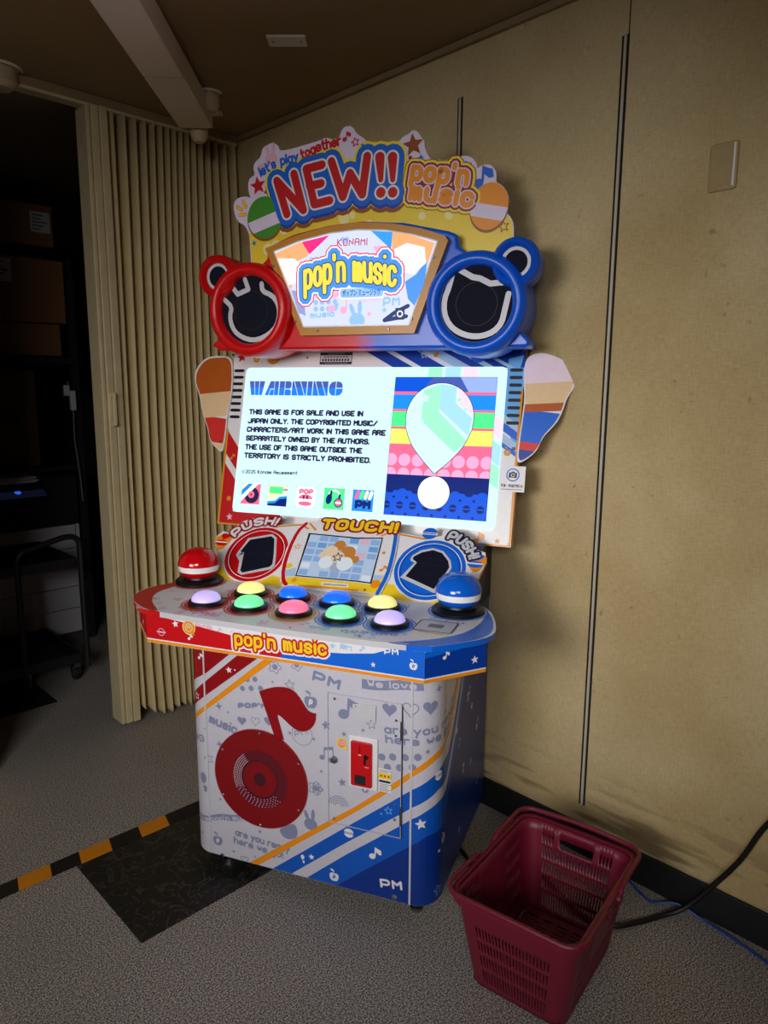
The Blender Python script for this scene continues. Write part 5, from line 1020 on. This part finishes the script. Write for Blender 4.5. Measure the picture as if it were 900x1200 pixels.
A.text("pop'n music", (0, 0), (.318, 0), .092, .0135, [('mq_red', .050, 7), ('mq_white', .042, 8), ('mq_mid', .032, 9), ('mq_navy', .0055, 10), ('mq_yellow', -.0005, 11)], path=logo, gap=2.3)
A.poly(rrect(-.05, 1.766, .10, 1.800, .012), 'mq_white', 8); A.poly(rrect(-.046, 1.770, .096, 1.797, .01), 'mq_blue', 9); A.font('ポップン ミュージック', -.038, 1.776, .021, 'mq_navy', 12, .02, .125)
q_.art(A, lambda u, v, d: (u, YT-.004-d, v), .00025); q_.build('marquee_panel', hobj, smooth=0, weld=False)

# ------------------------------------------------------------------ sign board on top
YS = .46
sgn = lambda u, v, d: (u, YS-d, v)
so1 = [(-0.4054,1.9024),(-0.4063,1.9926),(-0.4197,2.0233),(-0.4482,2.0371),(-0.4616,2.0679),(-0.4628,2.0977),(-0.4420,2.1138),(-0.4098,2.1142),(-0.3958,2.1043),(-0.4058,2.1285),(-0.4047,2.1635),(-0.3867,2.1747),(-0.3796,2.1758),(-0.3859,2.2024),(-0.3749,2.2186),(-0.3572,2.2284),(-0.3495,2.2562),(-0.3320,2.2630),(-0.3112,2.2693),(-0.2910,2.2560),(-0.2879,2.2415),(-0.2574,2.2413),(-0.2104,2.2478),(-0.1443,2.2577),(-0.1248,2.2639),(-0.1054,2.2564),(-0.0798,2.2564),(-0.0733,2.2775),(-0.0605,2.2897),(-0.0352,2.2870),(-0.0227,2.2640),(-0.0008,2.2509),(0.0148,2.2358),(0.0948,2.2286)]+[(0.1160,2.2264),(0.1279,2.2400),(0.1487,2.2458),(0.1575,2.2553),(0.1724,2.2511),(0.1845,2.2341),(0.1964,2.2224),(0.1968,2.2013),(0.2120,2.1708),(0.2297,2.1639),(0.2935,2.1604),(0.3133,2.1689),(0.3389,2.1638),(0.3564,2.1440),(0.3568,2.1285),(0.3734,2.1373),(0.3957,2.1378),(0.4129,2.1208),(0.4162,2.1024),(0.4140,2.0872),(0.4336,2.0777),(0.4510,2.0531),(0.4547,2.0269),(0.4473,2.0015),(0.4616,1.9874),(0.4706,1.9685),(0.4722,1.9239),(0.4740,1.8896)]
so1 = chaikin(so1[1:-1], False, 1); so1 = [(so1[0][0]+.01, 1.80)]+so1+[(so1[-1][0], 1.80)]
mat('sign_white', (232, 218, 246), PR); mat('sign_yellow', (246, 214, 50), PR)
x_ = MB(); x_.prism(so1, sgn, -.006, 0, 'sign_white')
A = Art()
A.poly([(so1[0][0]+.004, 1.80)]+[(-0.4033,1.9744),(-0.4061,1.9985),(-0.2756,2.0136)]+[(-.2, 2.05), (0, 2.09), (.15, 2.08)]+[(0.3599,2.0184),(0.4475,1.9962),(0.4589,1.9850),(0.4667,1.9688),(0.4695,1.9214)]+[(.455, 1.80)], 'sign_yellow', 1)
random.seed(6)
for k in range(26): A.disc(random.uniform(-.35, .44), random.uniform(1.9, 2.03), random.uniform(.008, .02), 'pale_yellow', 2, 16)
# NEW!!
NEWS = [[(-0.2646,2.0477),(-0.2988,2.1514),(-0.2052,2.0560),(-0.2372,2.1671)], [(-0.1385,2.1851),(-0.1934,2.1778),(-0.1662,2.0703),(-0.1133,2.0775)], [(-0.1821,2.1260),(-0.1424,2.1306)], [(-0.1059,2.1920),(-0.0677,2.0851),(-0.0431,2.1514),(-0.0025,2.0871),(0.0137,2.1953)]]
EXC = [([(0.0553,2.1886)][0], [(0.0587,2.1243)][0], [(0.0589,2.0871)][0]), ([(0.0963,2.1846)][0], [(0.0975,2.1209)][0], [(0.0978,2.0845)][0])]
def news(m, ex, lay, dz=0):
    for p in NEWS: A.stroke([(a, b-dz) for a, b in p], .026+ex, m, lay, n=14)
    for a, b, c in EXC:
        r0, r1 = .0155+ex/2, .008+ex/2
        A.conv([(a[0]-r0, a[1]-dz), (b[0]-r1, b[1]-dz), (b[0]+r1, b[1]-dz), (a[0]+r0, a[1]-dz)], m, lay); A.disc(a[0], a[1]-dz, r0, m, lay, 16); A.disc(b[0], b[1]-dz, r1, m, lay, 12); A.disc(c[0], c[1]-dz, .0155+ex/2, m, lay, 18)
news('brown', .062, 3, .012); news('lemon', .062, 4); news('deep_blue', .046, 5); news('deep_blue', .046, 5, .008); news('blue', .044, 6)
news('white', .012, 7); news('dark_red', .0, 8, .0); news('red', -.002, 9)
for t_, pa, pb, ch in (("pop'n", [(0.1486,2.1111)][0], [(0.3327,2.0795)][0], .066), ('music', [(0.1450,2.0562)][0], [(0.3486,2.0182)][0], .063)):
    A.text(t_, pa, pb, ch, .0162, [('brown', .040, 4), ('lemon', .034, 5), ('dark_red', .020, 6), ('sign_white', .0075, 8), ('orange', 0, 9)], gap=2.6)
P0 = [(-0.3574,2.1674),(-0.2924,2.1937),(-0.2177,2.2026),(-0.1447,2.2245),(-0.0703,2.2347)]
def lpt(u, v):
    L_ = .295; t = max(0, min(.9999, u/L_))*4; i = int(t); f = t-i; a, b = P0[i], P0[i+1]; d = hypot(b[0]-a[0], b[1]-a[1]); nx, ny = -(b[1]-a[1])/d, (b[0]-a[0])/d
    return (a[0]+(b[0]-a[0])*f+nx*v, a[1]+(b[1]-a[1])*f+ny*v)
full = "let's play together"; 
aw = [NARROW.get(c, 4)+2 for c in full]; cut = sum(aw[:11])/(sum(aw)-2)
A.text("let's play", (0, 0), (.295*(cut-.03), 0), .033, .007, [('blue', 0, 5)], path=lpt); A.text('together', (0, 0), (.295*(1-cut), 0), .033, .007, [('red', 0, 5)], path=lambda u, v: lpt(u+.295*cut, v))
A.rabbit([(-0.3176,2.2303)][0], .03, 'pale_pink', 2); A.poly([(-0.3697,2.2037),(-0.3416,2.2126),(-0.3407,2.1913),(-0.3652,2.1878)], 'pale_pink', 2)
A.star([(-0.3686,2.1429)][0], .03, 'red', 4, .15); A.disc(*[(-0.3411,2.1209)][0], .005, 'brown', 4, 12); A.star([(0.1611,2.2128)][0], .034, 'brown', 4, .1); A.disc(*[(0.1526,2.1776)][0], .006, 'dark_red', 4, 12); A.spark([(0.1859,2.1760)][0], .011, 'blue', 4); A.star([(-0.0259,2.2400)][0], .013, 'red', 4, .2, .003); A.spark([(-0.0026,2.2295)][0], .007, 'blue', 4); A.star([(0.3144,2.1449)][0], .013, 'blue', 4, .2, .003); A.disc(*[(0.3367,2.1407)][0], .006, 'dark_red', 4, 12); A.note([(-0.0543,2.2592)][0], .016, 'red', 4); A.note([(0.3772,2.1033)][0], .034, 'blue', 4); A.star([(0.4415,1.9627)][0], .016, 'brown', 4, .2, .003); A.spark([(-0.3877,1.9663)][0], .011, 'blue', 4, .3)
for p in ([(-0.4488,2.0836),(-0.4290,2.0726)], [(-0.4267,2.0996),(-0.4144,2.0792)], [(-0.4403,2.0574),(-0.4165,2.0575)]): A.stroke(p, .011, 'orange', 4, n=4); A.stroke(p, .006, 'yellow', 5, n=4)
# plain striped balls left and right of the lettering
def striped(c, rx, ry, rot, m, dm):
    A.disc(c[0], c[1]-.006, rx*1.03, dm, 4, 32, ry*1.03, rot); A.disc(c[0], c[1], rx, m, 5, 32, ry, rot)
    T = lambda u, v: (c[0]+u*cos(rot)-v*sin(rot), c[1]+u*sin(rot)+v*cos(rot))
    A.conv([T(rx*cos(radians(a)), ry*sin(radians(a))) for a in (range(-32, 6, 5))]+[T(rx*cos(radians(a)), ry*sin(radians(a))) for a in range(175, 213, 5)], 'sign_white', 6)
striped([(-0.3459,2.0430)][0], .063, .066, .3, 'green', 'brown'); striped([(0.3965,2.0220)][0], .056, .066, -.2, 'orange', 'brown')
x_.art(A, sgn, .0002); x_.build('top_sign', cab, smooth=20, weld=False)
for x in (-.3, .3):
    m_ = MB(); m_.box(x-.03, .466, 1.80, x+.03, .49, 2.02, 'soft_black'); m_.build('sign_bracket', cab, bevel=.002)

# ================================================================== SHOPPING BASKET

bk = thing('shopping_basket', 'empty dark red plastic shopping basket on the floor beside the cabinet', 'basket', (1.477, .893, 0), radians(9))
HB = .262
def loop(hx, hy, r, per):
    """rounded rectangle with the same number of points on every side and corner: per side, 6 per corner"""
    out = []
    ends = [((hx, -hy+r), (hx, hy-r)), ((hx-r, hy), (-hx+r, hy)), ((-hx, hy-r), (-hx, -hy+r)), ((-hx+r, -hy), (hx-r, -hy))]
    cen = [(hx-r, hy-r, 0), (-hx+r, hy-r, 90), (-hx+r, -hy+r, 180), (hx-r, -hy+r, 270)]
    for (a, b), c, k in zip(ends, cen, range(4)):
        n = per[k]
        for i in range(n+1): out.append((a[0]+(b[0]-a[0])*i/n, a[1]+(b[1]-a[1])*i/n, k, i))
        for i in range(1, 6): out.append((c[0]+r*cos(radians(c[2]+15*i)), c[1]+r*sin(radians(c[2]+15*i)), 4+k, i))
    return out
PER = (49, 69, 49, 69)
zrows = [.006, .022, .062, .072, .108, .118, .150, .160, .192, .202, .228, HB]
slotrow = {1: 1, 3: 1, 5: 1, 7: 1, 9: 1}
def lp(z):
    t = z/HB; return loop(.168+.042*t, .123+.037*t, .034+.006*t, PER)
L_ = [lp(z) for z in zrows]; n = len(L_[0])
bm_ = MB()
for i in range(len(zrows)-1):
    for j in range(n):
        k = (j+1) % n; a = L_[i][j]; side, idx = a[2], a[3]
        hole = False
        if side < 4 and idx < PER[side] and i in slotrow and idx % 2 == 1 and 1 < idx < PER[side]-2:
            hole = True
            mid = PER[side]/2
            if side in (0, 2):                                  # short ends: grip opening, solid around it
                if i == 9 and abs(idx-mid) < 14: hole = False
            else:                                               # long sides: plain plate in the upper middle
                if i in (5, 7, 9) and abs(idx-mid) < 15: hole = False
        if side == 0 and i == 9 and abs(idx+.5-PER[side]/2) < 10.5: hole = True
        if side == 0 and i == 8 and abs(idx+.5-PER[side]/2) < 9.5: hole = False
        if side == 2 and i == 9: hole = False
        if not hole:
            p = [(L_[i][j], zrows[i]), (L_[i][k], zrows[i]), (L_[i+1][k], zrows[i+1]), (L_[i+1][j], zrows[i+1])]
            bm_.face([(q[0], q[1], z) for q, z in p], 'basket_red')
bm_.build('body', bk, solid=.003, smooth=40)
# slotted bottom
gb = MB(); nx, ny = 41, 21; hx, hy = .163, .118
for i in range(nx):
    for j in range(ny):
        if j % 4 in (1, 2, 3) and i % 2 == 1 and 1 < i < nx-2 and 0 < j < ny-1: continue
        x0, x1, y0, y1 = -hx+2*hx*i/nx, -hx+2*hx*(i+1)/nx, -hy+2*hy*j/ny, -hy+2*hy*(j+1)/ny
        gb.face([(x0, y0, .009), (x1, y0, .009), (x1, y1, .009), (x0, y1, .009)], 'basket_red')
gb.build('bottom', bk, solid=.003, smooth=0)
# rolled rim
rm = MB(); prof = [(-.002, -.002), (-.001, .006), (.006, .007), (.012, .003), (.013, -.008), (.011, -.016), (.009, -.016), (.010, -.006), (.004, .001)]
rows = []
for do_, dz in prof:
    q = loop(.21+do_, .16+do_, .04+do_, PER); rows.append([(p[0], p[1], HB+dz) for p in q])
rm.grid(rows, 'basket_red', True); rm.build('rim', bk, smooth=50, solid=.0015)
# two folded carrying handles, each hinged on both long sides
def handle(sg):
    o_ = .016; hx, hy, r = .21+o_, .16+o_, .045
    pts = [(sg*.035, -hy, HB-.012), (sg*.045, -hy, HB+.0), (sg*.06, -hy, HB+.012)]
    pts += [(sg*x, -hy, HB+.014) for x in (.09, .13, hx-r)]
    pts += [(sg*(hx-r+r*sin(radians(a))), -hy+r-r*cos(radians(a)), HB+.014) for a in range(15, 91, 15)]
    pts += [(sg*(hx+.004*sin(pi*t)), -hy+r+(2*hy-2*r)*t, HB+.014+.004*sin(pi*t)) for t in (.2, .4, .6, .8)]
    pts += [(sg*(hx-r+r*sin(radians(a))), hy-r+r*cos(radians(a)), HB+.014) for a in range(90, -1, -15)]
    pts += [(sg*x, hy, HB+.014) for x in (.13, .09)]+[(sg*.06, hy, HB+.012), (sg*.045, hy, HB), (sg*.035, hy, HB-.012)]
    h = MB(); h.tube(pts, .0065, 'basket_red', 10)
    for y in (-hy, hy): h.lathe([(0, -.007), (.013, -.006), (.013, .006), (0, .007)], 'basket_red', (sg*.035, y, HB-.012), 'Y', 14)
    h.build('carry_handle', bk)
handle(1); handle(-1)

# ================================================================== CABLES
def smooth_path(p, n=6):
    p = [Vector(q) for q in p]; out = []
    for i in range(len(p)-1):
        a, b, c, d = p[max(i-1, 0)], p[i], p[i+1], p[min(i+2, len(p)-1)]
        for k in range(n):
            t = k/n; out.append(.5*((2*b)+(c-a)*t+(2*a-5*b+4*c-d)*t*t+(3*b-a-3*c+d)*t**3))
    return out+[p[-1]]
m_ = MB(); m_.tube(smooth_path([(1.935, .30, .62), (1.938, .43, .50), (1.938, .522, .364), (1.936, .576, .236), (1.93, .639, .125), (1.905, .70, .035), (1.86, .745, .0085), (1.78, .785, .0075), (1.72, .83, .0075), (1.70, .92, .0075), (1.76, 1.08, .0075), (1.80, 1.25, .0075)]), .0072, 'cable_black', 10)
tag(m_.build('power_cable'), 'thick black cable hanging down the wall and curling onto the floor', 'cable')
m_ = MB(); m_.tube(smooth_path([(1.80, 1.28, .004), (1.88, 1.08, .004), (1.93, .95, .004), (1.935, .884, .004), (1.912, .837, .004), (1.90, .79, .004), (1.925, .729, .020), (1.935, .66, .004), (1.925, .587, .004), (1.90, .48, .004), (1.84, .30, .004)]), .0033, 'cable_blue', 8)
tag(m_.build('network_cable'), 'thin blue network cable snaking along the floor by the black skirting', 'cable')
m_ = MB(); m_.tube(smooth_path([(1.72, 1.45, .0065), (1.66, 1.30, .0065), (1.60, 1.20, .0065), (1.56, 1.10, .0065)]), .006, 'cable_black', 8)
tag(m_.build('cabinet_lead'), 'black lead trailing on the floor between the cabinet and basket', 'cable')
